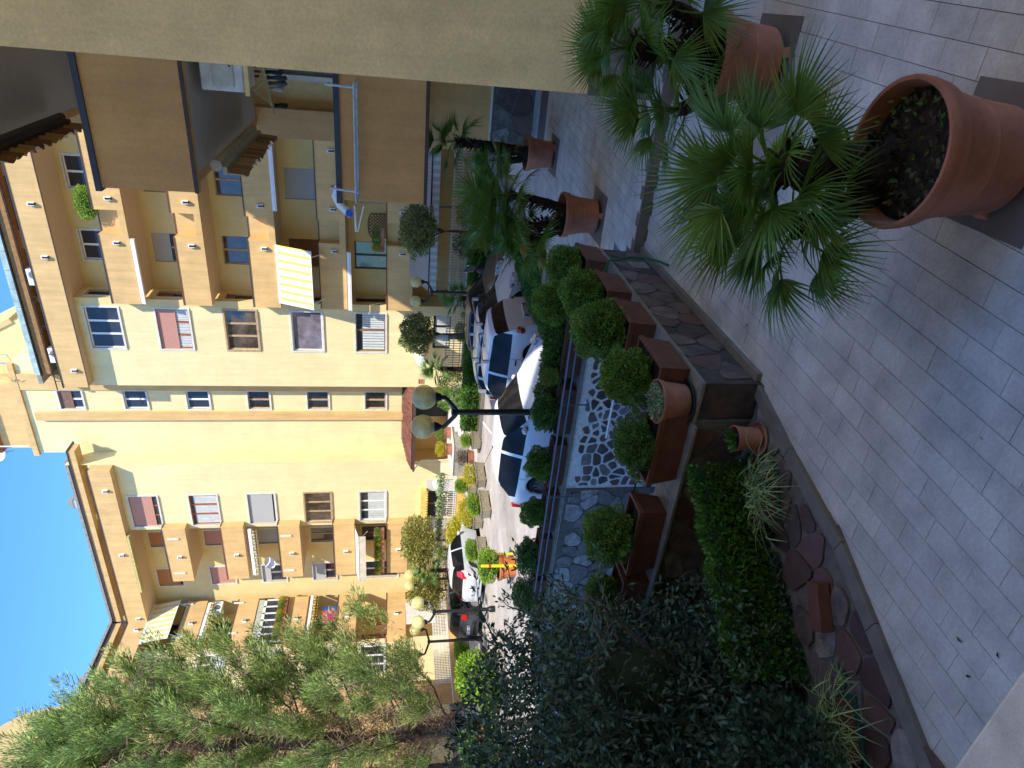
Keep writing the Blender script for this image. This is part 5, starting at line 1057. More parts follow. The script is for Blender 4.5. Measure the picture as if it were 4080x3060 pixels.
bush('dry_shrub', 'dry stems in the round trough below the downpipe', 19.7, 26.9, -0.4, (0.4, 0.4, 0.3), BL[5], 0.0)
for (a, b, z, lab, bl, me) in ((20.9, 29.3, -0.11, 'square terracotta planter on the stair side block', 'yellow-leaved shrub in the square planter on the stair block', BL[1]), (20.6, 30.4, -0.11, 'second square terracotta planter behind it on the stair block', 'dark sprig in the rear square planter', BL[2])):
    t = thing('square_planter', lab, 'planter', P(a, b, z)); MB().box(-.22, .22, -.22, .22, 0, .3).build('box', TERRA, t, world=False, bevel=.01); MB().box(-.25, .25, -.25, .25, .3, .36).build('rim', TERRA, t, world=False, bevel=.01)
    bush('shrub', bl, a, b, z+.36+.22, (.36, .3, .28), me, .4)
# balcony plants
bush('balcony_shrub', 'lime-leaved shrub on the highest right balcony', 9.55, 32.2, 16.35, (0.75, 0.3, 0.42), BL[0], 0.0, flowers='orange')
def flowerbox(F, s0, s1, z, d, lab, fl, n=4):
    t = thing('flower_box', lab, 'flower box', F.p((s0+s1)/2, z, d)); MB().fr(F, s0, s1, z, z+0.2, d, d+0.22).build('box', TERRA, t)
    for i in range(n):
        s = s0+(i+.5)*(s1-s0)/n; p = F.p(s, z+.36, d+.12); o = bpy.data.objects.new('foliage', [BL[2], BL[0], BL[1]][i % 3]); COL.objects.link(o); o.parent = t; o.location = Vector(p)-t.location; o.scale = (.26, .22, .24); o.rotation_euler = (0, 0, i)
        o = bpy.data.objects.new('flowers', FM[fl[i % len(fl)]]); COL.objects.link(o); o.parent = t; o.location = Vector(p)-t.location+Vector((0, 0, .04)); o.scale = (.28, .24, .24); o['kind'] = 'stuff'
flowerbox(GF, 30.0, 33.3, 9.66, 0.02, 'red flower boxes under the white glazed veranda', ['red', 'pink', 'red'], 9)
flowerbox(F0, 28.5, 32.1, 3.45, 0.0, 'row of pots and pink flowers on the lowest central balcony rail', ['pink', 'white', 'red'], 9)
flowerbox(F0, 10.0, 11.2, 3.42, -0.3, 'small pots below the lattice on the lowest right balcony', ['white', 'pink'], 3)
# ivy along the white fence
def ivy(a0, b0, a1, b1, z, lab, w=.16):
    n = int(900*math.hypot(a1-a0, b1-b0)/4); u = RNG.random(n); p = np.stack([-(a0+(a1-a0)*u), b0+(b1-b0)*u, np.full(n, z)], 1)+RNG.normal(size=(n, 3))*np.array([.05, .07, w*.6])
    V, F = leaves(p, unit(n), 0.14, 0.10, 0.1); o = npmesh('ivy', V, F, mat('pale_ivy_leaf', (0.30, 0.38, 0.20), 0.5, island=0.6, trans=0.2)); tag(o, lab, 'ivy', kind='stuff')
ivy(22.6, 29.42, 33.3, 29.42, 0.38, 'pale green ivy winding along the top of the white fence')

lf = MB(); rg = random.Random(77)
for i in range(34):
    a, b = rg.uniform(0.2, 3.0), rg.uniform(1.2, 7.2)
    if a > 2.4 and b > 2.5: continue
    q = rg.random()*6.3; L = rg.uniform(.012, .03); c, s_ = math.cos(q), math.sin(q); x, y = -a, b
    lf.poly([(x-c*L, y-s_*L, .004), (x+s_*L*.35, y-c*L*.35, .012), (x+c*L, y+s_*L, .005), (x-s_*L*.35, y+c*L*.35, .009)])
tag(lf.build('fallen_leaves', mat('dry_leaf', (0.10, 0.07, 0.03), 0.8, .3, 9, island=.6)), 'few small dry leaves scattered on the terrace tiles', 'leaves', kind='stuff')
def text_mesh(tx):
    bpy.context.view_layer.update(); dg = bpy.context.evaluated_depsgraph_get(); me = bpy.data.meshes.new_from_object(tx.evaluated_get(dg)); o = bpy.data.objects.new('plate_text', me); COL.objects.link(o); o.parent = tx.parent; o.location = tx.location; o.rotation_euler = tx.rotation_euler; o['kind'] = 'stuff'; bpy.data.objects.remove(tx)
# ---------------- fences and garden walls ----------------
def fence(lab, p0, p1, zb, zt, pitch, m, rails=(0.12, 0.5, 0.93), group=None, pw=0.028):
    (a0, b0), (a1, b1) = p0, p1; L = math.hypot(a1-a0, b1-b0); ang = math.atan2(b1-b0, -(a1-a0)); t = thing('garden_fence', lab, 'fence', P(a0, b0, zb), ang, group); H = zt-zb
    for r in rails: MB().box(0, L, -.015, .015, H*r-.018, H*r+.018).build('rail', m, t, world=False)
    base = None
    for i in range(int(L/pitch)+1):
        x = i*pitch
        if base is None: o = MB().box(-pw/2, pw/2, -.045, -.0155, 0, H).build('picket', m, t, world=False); base = o.data
        else: o = bpy.data.objects.new('picket', base); COL.objects.link(o); o.parent = t
        o.location = (x, 0, 0)
    return t
CRM = mat('cream_railing_paint', (0.62, 0.55, 0.42), 0.5); WHP = mat('white_picket_paint', (0.74, 0.72, 0.66), 0.5)
fence('cream metal railing in the shade below the right wing', (16.1, 29.55), (3.0, 29.55), -0.33, 0.50, 0.13, CRM)
fence('white picket railing wrapped in ivy, left of the entrance', (33.45, 29.5), (22.0, 29.5), -0.48, 0.42, 0.13, WHP)
fence('white lattice railing at the far left, along the ochre wall', (33.5, 24.6), (33.5, 29.4), -0.36, 0.55, 0.11, WHP, (0.08, 0.25, 0.42, 0.6, 0.78, 0.95))
def gwall(lab, a0, a1, b0, b1, z0, z1, m=BANDY, cap=True):
    t = thing('garden_wall', lab, 'wall', P((a0+a1)/2, b0, G)); MB().ab(a0, a1, b0, b1, z0, z1).build('wall_body', m, t)
    if cap: MB().ab(a0-.02, a1+.02, b0-.02, b1+.02, z1, z1+.035).build('cap', MARBLE, t)
    return t
gwall('low ochre wall below the shaded cream railing', 2.9, 16.15, 29.5, 29.65, G, -0.37, BANDY)
gwall('low orange wall below the ivy railing, in full sun', 21.9, 33.4, 29.5, 29.65, G, -0.52, BANDY)
gwall('low orange wall running along the drive at the far left', 33.42, 33.6, 23.3, 29.7, G, -0.40, BANDY)
lw = gwall('long ochre wall with pink stone skirting behind the cypress trunk', 33.45, 35.2, 10, 23.25, G, 1.9, YELLOW)
MB().fr(FA(33.45), 10, 23.24, G, -0.15, 0, 0.02).build('skirting_core', DKMORT, lw)
stone_face(lw, FA(33.43), 15, 23.2, G+.02, -0.16, 0.42, 0.04, [PINKST], 0.012, 41)
gt = thing('metal_gate', 'black glazed metal gate at the far left edge of the ochre wall', 'gate', P(33.4, 19.5, G))
m = MB(); [m.fr(FA(33.42), s, s+.08, G, 1.2, 0, .07) for s in (17.9, 18.9, 19.9)]; m.fr(FA(33.42), 17.9, 19.98, 1.12, 1.2, 0, .07).fr(FA(33.42), 17.9, 19.98, -.1, -.03, 0, .07).fr(FA(33.42), 17.9, 19.98, G+.02, G+.1, 0, .07); m.build('gate_frame', BLACK, gt)
MB().fr(FA(33.42), 17.98, 19.9, G+.1, 1.12, .02, .04).build('pane', GLASS, gt)
# ---------------- globe lamps ----------------
GLOBE = mat('smoky_yellow_globe', (0.98, 0.80, 0.38), 0.15, 0.15, 4, spec=0.6)
n = GLOBE.node_tree.nodes; b = n['Principled BSDF']; b.inputs['Transmission Weight'].default_value = 0.0
tr = n.new('ShaderNodeBsdfTransparent'); tr.inputs[0].default_value = (0.97, 0.93, 0.72, 1); mx = n.new('ShaderNodeMixShader'); mx.inputs[0].default_value = 0.45
GLOBE.node_tree.links.new(tr.outputs[0], mx.inputs[2]); GLOBE.node_tree.links.new(b.outputs[0], mx.inputs[1]); GLOBE.node_tree.links.new(mx.outputs[0], n['Material Output'].inputs[0])
BULB = mat('pale_bulb_glass', (0.75, 0.78, 0.72), 0.3); COLLAR = mat('grey_blue_collar', (0.32, 0.38, 0.42), 0.4)
def lamp(lab, a, b, h, ang, gr=0.24, arm=0.34, sc=1.0, base=G):
    t = thing('street_lamp', lab, 'street lamp', P(a, b, base), ang, 'globe street lamps'); fork = h-0.62
    MB().tube([(0, 0, 0), (0, 0, fork)], [.075, .055], 14).lathe([(0.10, 0), (.12, .02), (.12, .2), (.08, .25)], n=14).lathe([(.07, fork-.02), (.085, fork), (.085, fork+.07), (.05, fork+.08)], n=14).build('post', BLACK, t, world=False, smooth=True)
    for s in (-1, 1):
        MB().tube([(0, 0, fork-.04), (s*.10, 0, fork+.02), (s*(arm-.06), 0, fork+.16), (s*arm, 0, fork+.22), (s*arm, 0, h-gr-.02)], [.045, .045, .042, .042, .05], 10).lathe([(.05, h-gr-.1), (.075, h-gr-.06), (.10, h-gr+.0), (.10, h-gr+.025)], (s*arm, 0, 0), 16).build('arm', BLACK, t, world=False, smooth=True)
        g = MB().sphere((s*arm, 0, h), gr, 32, 20).build('globe', GLOBE, t, world=False, smooth=True)
        MB().lathe([(.0, h-gr+.02), (.085, h-gr+.02), (.085, h-gr+.08), (.05, h-gr+.11), (0, h-gr+.11)], (s*arm, 0, 0), 14).build('collar', COLLAR, g, world=False, smooth=True)
        MB().lathe([(0, h-.10), (.025, h-.10), (.03, h-.05), (.05, h+.0), (.035, h+.05), (0, h+.07)], (s*arm, 0, 0), 12).build('bulb', BULB, g, world=False, smooth=True)
    return t
lamp('tallest and nearest twin globe lamp, black post rising from the planters', 7.14, 11.25, 2.34-G, 0.0)
lamp('twin globe lamp in the shaded garden behind the scooter', 10.3, 25.0, 2.10-G, 0.05, .22, .40)
lamp('twin globe lamp seen end-on, post in front of the dark car', 20.33, 18.0, 1.97-G, 1.28, .25, .38)
lamp('twin globe lamp tangled in the cypress branches', 24.42, 20.0, 1.96-G, 0.0, .25, .8)
lamp('small distant twin globe lamp among the yellow leaves', 28.45, 27.5, 2.0-G, 0.0, .28, .42)
# ---------------- cars ----------------
def car(lab, loc, rz, L, W, H, paint, kind='hatch', front=1, rims=0, rack=False, plate=None, group='cars parked in the courtyard', gls=None, taillight='block'):
    t = thing('parked_car', lab, 'car', loc, rz, group); N = 46; zb = 0.2
    X = np.linspace(0, 1, N)     # 0 = front bumper, 1 = rear
    P_ = dict(hatch=([0, .02, .08, .25, .30, .46, .55, .80, .93, .985, 1], [.52, .62, .72, .88, .93, H, H+.01, H-.03, .93+.0, .88, .55]),
              wagon=([0, .02, .08, .24, .29, .43, .55, .86, .965, .99, 1], [.50, .62, .72, .87, .92, H-.02, H, H-.05, .95, .85, .55]),
              city=([0, .02, .08, .22, .26, .42, .60, .90, .965, .985, 1], [.55, .66, .80, .95, 1.0, H-.02, H, H-.03, 1.02, .92, .5]),
              mini=([0, .02, .08, .24, .29, .44, .60, .86, .955, .985, 1], [.52, .64, .76, .92, .97, H-.02, H, H-.04, .98, .9, .5]))[kind]
    top = np.interp(X, P_[0], P_[1]); k = np.array([.25, .5, .25]); tp = top.copy(); tp[1:-1] = np.convolve(top, k, 'valid'); top = tp
    belt0, belt1 = P_[1][4]-.02, P_[1][8]-.02; belt = np.minimum(top-.015, np.interp(X, [P_[0][4], P_[0][8]], [belt0, belt1]))
    wid = W/2*np.interp(X, [0, .03, .12, .3, .8, .95, 1], [.70, .84, .96, 1, 1, .93, .80]); wid_t = W/2*np.interp(X, [0, P_[0][4], P_[0][5], P_[0][7], 1], [.8, .86, .72, .70, .74])
    wx = [.18*L, (.18+.60)*L]; wr = .315 if kind != 'wagon' else .32; ax = [wx[0]/L, wx[1]/L]
    rows = []
    for i, x in enumerate(X):
        xm = x*L; arch = max([math.sqrt(max(0, (wr+.055)**2-(xm-w)**2)) for w in wx]); zarch = wr+arch if arch > 0 else 0; z0 = max(zb, zarch); tz = top[i]; bz = belt[i]; w = wid[i]; wt = wid_t[i]; gh = tz-bz
        z1 = max(z0+.02, zb+.12); z2 = max(z1+.02, bz*.62); z3 = max(z2+.01, bz*.88); hood = gh < .05
        w4 = w*.965; f = min(1, max(0, gh/(H-bz+1e-6))); wtt = w4+(wt-w4)*f
        r = [(w*.95, z0), (w*.985, z1), (w*1.0, z2), (w*.99, z3), (w4, bz), (w4+(wtt-w4)*.5, bz+gh*.5), (wtt+.01, bz+gh*.86), (wtt*.93, bz+gh*.97), (wtt*.6, tz+.012), (0, tz+.02)]
        rows.append(r)
    M_ = len(rows[0]); V = []
    for i in range(N):
        for (y, z) in rows[i]: V.append((X[i]*L-L/2, y, z))
        for (y, z) in rows[i][-2::-1]: V.append((X[i]*L-L/2, -y, z))
    K = 2*M_-1; fb, fw_, fr_, fs = [], [], [], []; p = P_[0]
    for i in range(N-1):
        xm = (X[i]+X[i+1])/2
        for j in range(K-1):
            q = (i*K+j, i*K+j+1, (i+1)*K+j+1, (i+1)*K+j); jj = j if j < M_-1 else K-2-j
            if p[4]+.005 < xm < p[5]-.012 and jj >= 6: fw_.append(q)
            elif p[7]+.015 < xm < p[8]-.004 and jj >= 6: fr_.append(q)
            elif (jj == 4 or jj == 5) and p[4]+.045 < xm < p[8]-.04 and not (abs(xm-.565) < .012) and not (xm > p[7]-.055 and xm < p[7]-.035 and kind in ('wagon',)): fs.append(q)
            else: fb.append(q)
    def part(name, faces, m, sm=True):
        used = sorted({v for f in faces for v in f}); mp = {v: i for i, v in enumerate(used)}; b = MB(); b.v = [V[v] for v in used]; b.f = [tuple(mp[v] for v in f) for f in faces]; return b.build(name, m, t, world=False, smooth=sm)
    bo = part('body', fb, paint); g_ = gls or mat('car_glass', (0.012, 0.014, 0.016), 0.04, 0.2, 1.0, spec=0.12)
    MB().poly([V[j] for j in range(K)][::-1]).build('front_panel', paint, t, world=False); MB().poly([V[(N-1)*K+j] for j in range(K)]).build('rear_panel', paint, t, world=False)
    part('windscreen', fw_, g_); part('rear_window', fr_, g_)
    for sd in (0, 1):
        for rr0 in (0, 1):
            q_ = [f for f in fs if ((f[0] % K) > M_-1) == bool(sd) and ((V[f[0]][0]+L/2)/L > .56) == bool(rr0)]
            if q_: part('side_window', q_, g_)
    MB().box(-L/2+.12, L/2-.12, -W/2+.12, W/2-.12, .17, .45).box(-L/2+.8, L/2-.3, -W/2+.2, W/2-.2, .45, .8).build('underbody', RUBBER, t, world=False)
    for w in wx:
        for s in (-1, 1):
            x = w-L/2; y = s*(W/2-.10); ty = MB().lathe([(wr-.09, -.10), (wr-.02, -.10), (wr, -.07), (wr, .07), (wr-.02, .10), (wr-.09, .10)], (x, y, wr), 28, 'y').build('wheel', RUBBER, t, world=False, smooth=True)
            yo = y+s*.085; rm = MB().lathe([(0, 0), (.05, 0), (.06, -s*.01), (wr-.10, -s*.03), (wr-.085, 0)], (x, yo, wr), 28, 'y')
            ns = 18 if rims == 1 else 8
            for q in range(ns):
                a = 6.283*q/ns; c, sn = math.cos(a), math.sin(a); wv = .011 if rims == 1 else .022; r0, r1 = .04, wr-.09
                rm.hexa([(x+c*r0-sn*wv, yo-s*.03, wr+sn*r0+c*wv), (x+c*r0+sn*wv, yo-s*.03, wr+sn*r0-c*wv), (x+c*r1+sn*wv, yo-s*.03, wr+sn*r1-c*wv), (x+c*r1-sn*wv, yo-s*.03, wr+sn*r1+c*wv), (x+c*r0-sn*wv, yo+s*.005, wr+sn*r0+c*wv), (x+c*r0+sn*wv, yo+s*.005, wr+sn*r0-c*wv), (x+c*r1+sn*wv, yo+s*.005, wr+sn*r1-c*wv), (x+c*r1-sn*wv, yo+s*.005, wr+sn*r1+c*wv)])
            rm.build('rim', [mat('dark_wheel_rim', (0.12, 0.12, 0.13), 0.4, metal=.3), mat('bright_wheel_rim', (0.55, 0.55, 0.57), 0.35, metal=.4)][1 if rims >= 1 else 0], ty, world=False)
            MB().lathe([(wr+.05, -.02), (wr+.055, -.16), (0, -.17)] if s > 0 else [(wr+.05, .02), (wr+.055, .16), (0, .17)], (x, s*(W/2-.03), wr), 24, 'y').build('wheel_arch', RUBBER, t, world=False)
    TL = mat('red_tail_lamp', (0.45, 0.01, 0.012), 0.15, spec=.7, coat=.6); HL = mat('clear_head_lamp', (0.50, 0.52, 0.55), 0.08, 0.5, 12, spec=.9)
    xr = L/2
    for s in (-1, 1):
        y = s*W/2
        if taillight == 'round':
            g = MB().lathe([(.0, .10), (.08, .09), (.115, .05), (.12, 0)], (xr-.16, y*.84, .80), 18, 'x').build('tail_lamp', TL, t, world=False, smooth=True); MB().lathe([(0, .115), (.045, .105)], (xr-.16, y*.84, .80), 14, 'x').build('lamp_ring', HL, g, world=False)
        elif taillight == 'tall': MB().hexa([(xr-.34, y*.86, .98), (xr-.10, y*.70, .98), (xr-.04, y*.74, .80), (xr-.26, y*.97, .80), (xr-.46, y*.80, 1.22), (xr-.32, y*.66, 1.22), (xr-.10, y*.70, 1.0), (xr-.36, y*.92, 1.0)]).build('tail_lamp', TL, t, world=False)
        else: MB().hexa([(xr-.16, y*.99, .72), (xr-.0, y*.80, .72), (xr-.10, y*.72, .72), (xr-.2, y*.85, .72), (xr-.20, y*.99, .95), (xr-.03, y*.80, .95), (xr-.12, y*.72, .95), (xr-.24, y*.85, .95)]).build('tail_lamp', TL, t, world=False)
        MB().hexa([(-xr+.03, y*.62, .58), (-xr+.02, y*.84, .58), (-xr+.34, y*.965, .62), (-xr+.2, y*.6, .62), (-xr+.10, y*.60, .72), (-xr+.10, y*.84, .72), (-xr+.42, y*.955, .80), (-xr+.32, y*.60, .76)]).build('head_lamp', HL, t, world=False)
        xm = -L/2+(p[4]+.055)*L; mr = MB().sphere((xm, y*1.07, belt0+.08), .1, 12, 8, (.75, .95, .7)).build('mirror', paint, t, world=False, smooth=True)
        MB().box(xm-.02, xm+.02, min(y*.96, y*1.05), max(y*.96, y*1.05), belt0+.0, belt0+.05).build('mirror_arm', RUBBER, mr, world=False)
        for xh in ((.50, .70) if kind != 'mini' else (.56,)): MB().box(xh*L-L/2-.09, xh*L-L/2+.09, min(y*.985, y*1.02), max(y*.985, y*1.02), belt0-.16, belt0-.125).build('door_handle', RUBBER if kind == 'city' else paint, t, world=False, bevel=.008)
        for xs in (p[4]+.03, .56, .76): pass
    MB().box(xr-.03, xr+.02, -W/2*.72, W/2*.72, .30, .42).build('bumper', paint if kind != 'mini' else RUBBER, t, world=False, bevel=.02)
    MB().box(-xr-.02, -xr+.05, -W/2*.6, W/2*.6, .28, .42).build('grille', RUBBER, t, world=False, bevel=.02)
    if plate:
        zp = .62 if kind != 'hatch' else .55; pl = MB().box(xr-.045, xr+.03, -.27, .27, zp-.06, zp+.06).build('number_plate', mat('white_plate', (0.72, 0.73, 0.72), 0.4), t, world=False)
        bl = mat('plate_blue', (0.02, 0.08, 0.45), 0.4)
        for s0 in (-.271, .241): MB().box(xr+.0, xr+.033, s0, s0+.03, zp-.058, zp+.058).build('plate_band', bl, pl, world=False)
        cu = bpy.data.curves.new('plate_text', 'FONT'); cu.body = plate; cu.size = .115; cu.align_x = 'CENTER'; cu.align_y = 'CENTER'; cu.extrude = .001; cu.materials.append(mat('plate_black', (.02, .02, .025), .5))
        tx = bpy.data.objects.new('plate_text', cu); COL.objects.link(tx); tx.parent = pl; tx.location = (xr+.0335, 0, zp); tx.rotation_euler = (math.pi/2, 0, math.pi/2); text_mesh(tx)
    MB().tube([(.35*L/2, 0, H+.01), (.62*L/2, 0, H+.16)], [.008, .004], 5).lathe([(.03, H), (.02, H+.03), (0, H+.035)], (.35*L/2, 0, 0), 8).build('antenna', RUBBER, t, world=False)
    MB().tube([(-L/2+p[4]*L+.03, -.45, belt0+.06), (-L/2+p[4]*L+.12, .0, belt0+.13)], .008, 5).tube([(-L/2+p[4]*L+.03, .1, belt0+.06), (-L/2+p[4]*L+.12, .55, belt0+.13)], .008, 5).build('wiper', RUBBER, t, world=False)
    if rack:
        for xk in ((-.12*L), (.16*L)):
            rk = MB().tube([(xk, -W*.37, H+.10), (xk, W*.37, H+.10)], .02, 6); [rk.box(xk-.04, xk+.04, s*W*.355-.03, s*W*.355+.03, H-.08, H+.10) for s in (-1, 1)]; rk.build('roof_bar', GREYM, t, world=False)
    # seam lines of the doors
    sm_ = MB()
    for xs in (p[4]+.03, .56, .75):
        i = int(xs*(N-1))
        for s in (-1, 1):
            pts = [(X[i]*L-L/2, s*(rows[i][j][0]+.002), rows[i][j][1]) for j in (1, 2, 3, 4)]; sm_.tube(pts, .004, 4)
    sm_.build('door_seam', RUBBER, t, world=False)
    return t
def paint(name, c, metal=.08): return mat(name, c, 0.38, 0.03, 1.5, spec=.4, metal=metal, coat=.45)
PB = paint('pale_silver_blue_paint', (0.62, 0.66, 0.72)); PW = paint('white_silver_paint', (0.66, 0.67, 0.70)); PS = paint('silver_paint', (0.55, 0.57, 0.60)); PD_ = paint('dark_grey_paint', (0.045, 0.048, 0.052)); PK = paint('black_paint', (0.02, 0.022, 0.03)); PT = paint('taupe_silver_paint', (0.50, 0.50, 0.49))
E1 = Vector((-.759, .651, 0)); E2 = Vector((.651, .759, 0)); toW = Matrix.Rotation(YAW, 4, 'Z')
def cpos(e1, e2, z=G): v = toW @ (E1*e1+E2*e2); return (v.x, v.y, z)
# a car's nose points to local -x; axis directions in the plan
h1 = math.atan2((toW @ E1).y, (toW @ E1).x)         # tail direction of the cars whose nose points to the right
car('pale blue-silver hatchback nearest to the ramp wall, nose to the right', cpos(11.1, 11.5), h1, 4.5, 1.72, 1.46, PB, 'hatch')
car('white-silver city car with roof bars and round tail lamp, tail to the right', cpos(11.35, 14.0), h1+math.pi, 3.6, 1.60, 1.54, PW, 'city', rack=True, plate='CV 711 JM', gls=mat('dark_tinted_glass', (0.015, 0.014, 0.014), 0.06, 0.4, 2, spec=.2), taillight='round')
car('silver station wagon with roof bars, third in the shaded row', cpos(11.75, 16.3), h1, 4.6, 1.76, 1.48, PT, 'wagon', rack=True)
car('black car behind the station wagon, mostly hidden', cpos(12.8, 18.9), h1, 4.3, 1.75, 1.46, PK, 'hatch')
car('silver hatchback parked nose-in in the sun beside the pebbled planters', P(21.75, 22.25, G), -math.pi/2, 3.95, 1.70, 1.46, PS, 'hatch', rims=1, plate='BY 386 GL', taillight='tall')
car('dark grey compact car parked in the sun behind the lamp post', P(23.95, 21.9, G), -math.pi/2, 3.65, 1.66, 1.45, PD_, 'mini', rims=1, plate='BW 517 KH')
# ---------------- scooter ----------------
sc = thing('scooter', 'black scooter with a silver top case parked in the shade behind the white bonnet', 'scooter', cpos(13.4, 21.4), h1+math.pi+.9)
for x in (-.62, .62):
    w = MB().lathe([(.13, -.05), (.22, -.05), (.25, -.02), (.25, .02), (.22, .05), (.13, .05)], (x, 0, .25), 20, 'y').build('wheel', RUBBER, sc, world=False, smooth=True); MB().lathe([(0, .0), (.14, .0)], (x, 0.02, .25), 12, 'y').lathe([(0, .0), (.14, .0)], (x, -0.02, .25), 12, 'y').build('rim', GREYM, w, world=False)
MB().tube([(-.70, 0, .62), (-.45, 0, .62), (-.15, 0, .52), (.02, 0, .38)], [.10, .19, .17, .12], 12).tube([(.02, 0, .32), (.38, 0, .30)], [.13, .13], 10).tube([(.40, 0, .30), (.48, 0, .60), (.52, 0, .88)], [.16, .20, .13], 12).build('body', BLACK, sc, world=False, smooth=True)
MB().tube([(-.62, 0, .78), (-.3, 0, .80), (.02, 0, .74)], [.10, .15, .12], 12).build('seat', RUBBER, sc, world=False, smooth=True)
MB().tube([(.50, -.32, 1.0), (.48, 0, .95), (.50, .32, 1.0)], .02, 8).tube([(.62, 0, .25), (.52, 0, .9)], .04, 8).build('handlebar', BLACK, sc, world=False)
for s in (-1, 1): MB().tube([(.5, s*.22, 1.0), (.48, s*.32, 1.2)], .008, 5).sphere((.48, s*.34, 1.24), .07, 10, 6, (.3, 1, .7)).build('mirror', GREYM, sc, world=False, smooth=True)
MB().hexa([(.55, -.18, .9), (.55, .18, .9), (.57, .18, .9), (.57, -.18, .9), (.40, -.14, 1.35), (.40, .14, 1.35), (.42, .14, 1.35), (.42, -.14, 1.35)]).build('windshield', mat('smoked_screen', (.10, .11, .12), .1, spec=.8), sc, world=False)
MB().sphere((-.78, 0, .95), .2, 16, 10, (.9, 1.05, .75)).build('top_case', mat('silver_plastic', (.45, .46, .48), .25, spec=.6), sc, world=False, smooth=True)
pl = MB().box(-.93, -.915, -.09, .09, .45, .63).build('number_plate', mat('white_plate', (0.72, 0.73, 0.72), 0.4), sc, world=False); MB().box(-.932, -.93, -.088, -.06, .46, .62).build('plate_band', mat('plate_blue', (.02, .08, .45), .4), pl, world=False)
cu = bpy.data.curves.new('plate_text', 'FONT'); cu.body = 'BT31\n2521'; cu.size = .075; cu.align_x = 'CENTER'; cu.align_y = 'CENTER'; cu.materials.append(mat('plate_black', (.02, .02, .025), .5)); tx = bpy.data.objects.new('plate_text', cu); COL.objects.link(tx); tx.parent = pl; tx.location = (-.9325, -.01, .54); tx.rotation_euler = (math.pi/2, 0, -math.pi/2); text_mesh(tx)
# ---------------- small things ----------------
YP = mat('yellow_post_paint', (0.80, 0.62, 0.02), 0.5); RD = mat('red_band', (.5, .03, .02), .5)
for (a, b, lab, h, lean) in ((15.52, 15.95, 'yellow post with a red band right of the orange pot', 1.0, 0), (15.0, 14.9, 'yellow post with a red band left of the orange pot', 1.2, .05)):
    t = thing('bollard', lab, 'post', P(a, b, G), 0, 'yellow posts beside the orange pot'); MB().tube([(0, 0, 0), (lean, 0, h)], .05, 10).sphere((lean, 0, h), .05, 10, 6).build('post', YP, t, world=False, smooth=True); MB().lathe([(.053, h*.78), (.053, h*.84)], (lean*.8, 0, 0), 12).build('band', RD, t, world=False)
t = thing('hoop_rail', 'small rounded metal hoop rail at the far left by the drive', 'rail', P(25.8, 15.6, G)); MB().tube([P(25.4, 15.9, G), P(25.4, 15.9, G+.72), P(25.42, 15.82, G+.8), P(26.2, 14.9, G+.8), P(26.22, 14.82, G+.72), P(26.22, 14.82, G)], .035, 8).build('tube', mat('rusty_yellow_metal', (.20, .14, .03), .6), t, smooth=True)
st = thing('statue', 'small white draped statue in front of the shaded railing', 'statue', P(14.36, 29.3, G)); MB().lathe([(.18, 0), (.18, .1), (.11, .14), (.11, 1.25), (.17, 1.3), (.17, 1.36)], n=14).build('pedestal', CONC, st, world=False); MB().lathe([(.16, 1.36), (.20, 1.5), (.15, 1.75), (.12, 1.95), (.17, 2.1), (.13, 2.22), (.05, 2.27), (.075, 2.36), (.065, 2.46), (0, 2.5)], n=16).tube([(-.13, 0, 2.12), (-.24, -.05, 1.95), (-.14, -.14, 1.85)], [.05, .04, .03], 8).tube([(.13, 0, 2.12), (.24, -.05, 1.95), (.14, -.14, 1.85)], [.05, .04, .03], 8).build('figure', MARBLE, st, world=False, smooth=True)
si = thing('wall_sign', 'small tan notice plate with a red heading on the cream wall by the porch', 'sign', P(18.63, 32.46, 1.4)); MB().ab(18.48, 18.78, 32.465, 32.495, 1.33, 1.62).build('plate', mat('tan_sign', (.48, .28, .14), .6), si); MB().ab(18.51, 18.75, 32.46, 32.464, 1.53, 1.59).build('heading', mat('sign_red', (.45, .04, .02), .6), si); MB().ab(18.54, 18.70, 32.46, 32.464, 1.38, 1.40).ab(18.54, 18.70, 32.46, 32.464, 1.44, 1.455).build('print_lines', mat('sign_brown', (.3, .12, .06), .6), si)
gr = thing('awning', 'small white scalloped awning on the cream wall right of the porch', 'awning', P(16.5, 32.0, 1.6)); MB().hexa([P(17.2, 31.3, 1.55), P(15.6, 31.3, 1.55), P(15.6, 32.48, 1.85), P(17.2, 32.48, 1.85), P(17.2, 31.3, 1.58), P(15.6, 31.3, 1.58), P(15.6, 32.48, 1.88), P(17.2, 32.48, 1.88)]).build('cloth', CRCL, gr); v = MB(); [v.slab(FB(31.3), [(15.6+i*.2, 1.58), (15.8+i*.2, 1.58), (15.76+i*.2, 1.38), (15.64+i*.2, 1.38)], 0, .01) for i in range(8)]; v.build('valance', WHITE, gr)
# satellite dishes
def dish(lab, F, s, t_, d, r, tilt=0.3):
    o = thing('satellite_dish', lab, 'satellite dish', F.p(s, t_-r-.2, d)); c = MB().lathe([(0, 0), (r*.5, -.03), (r, -.11)], (0, 0, 0), 24, 'y'); c.build('reflector', WHITE, o, world=False, smooth=True).matrix_local = Matrix.Translation((0, 0, r+.2)) @ Matrix.Rotation(.35, 4, 'Z') @ Matrix.Rotation(-.35, 4, 'X')
    MB().tube([(0, .1, 0), (0, .05, r+.2)], .025, 6).tube([(0, 0, .25), (0, -.45, .5)], .015, 6).build('mount', GREYM, o, world=False)
dish('white satellite dish on the tower roof corner against the sky', FB(34.6), 24.6, 24.6, 0, .5)
dish('white satellite dish on the middle central balcony', FB(32.6), 31.6, 10.35, 0.1, .38)
dish('white dish leaning by the ivy fence', FB(30.6), 24.2, 0.45, 0, .28)
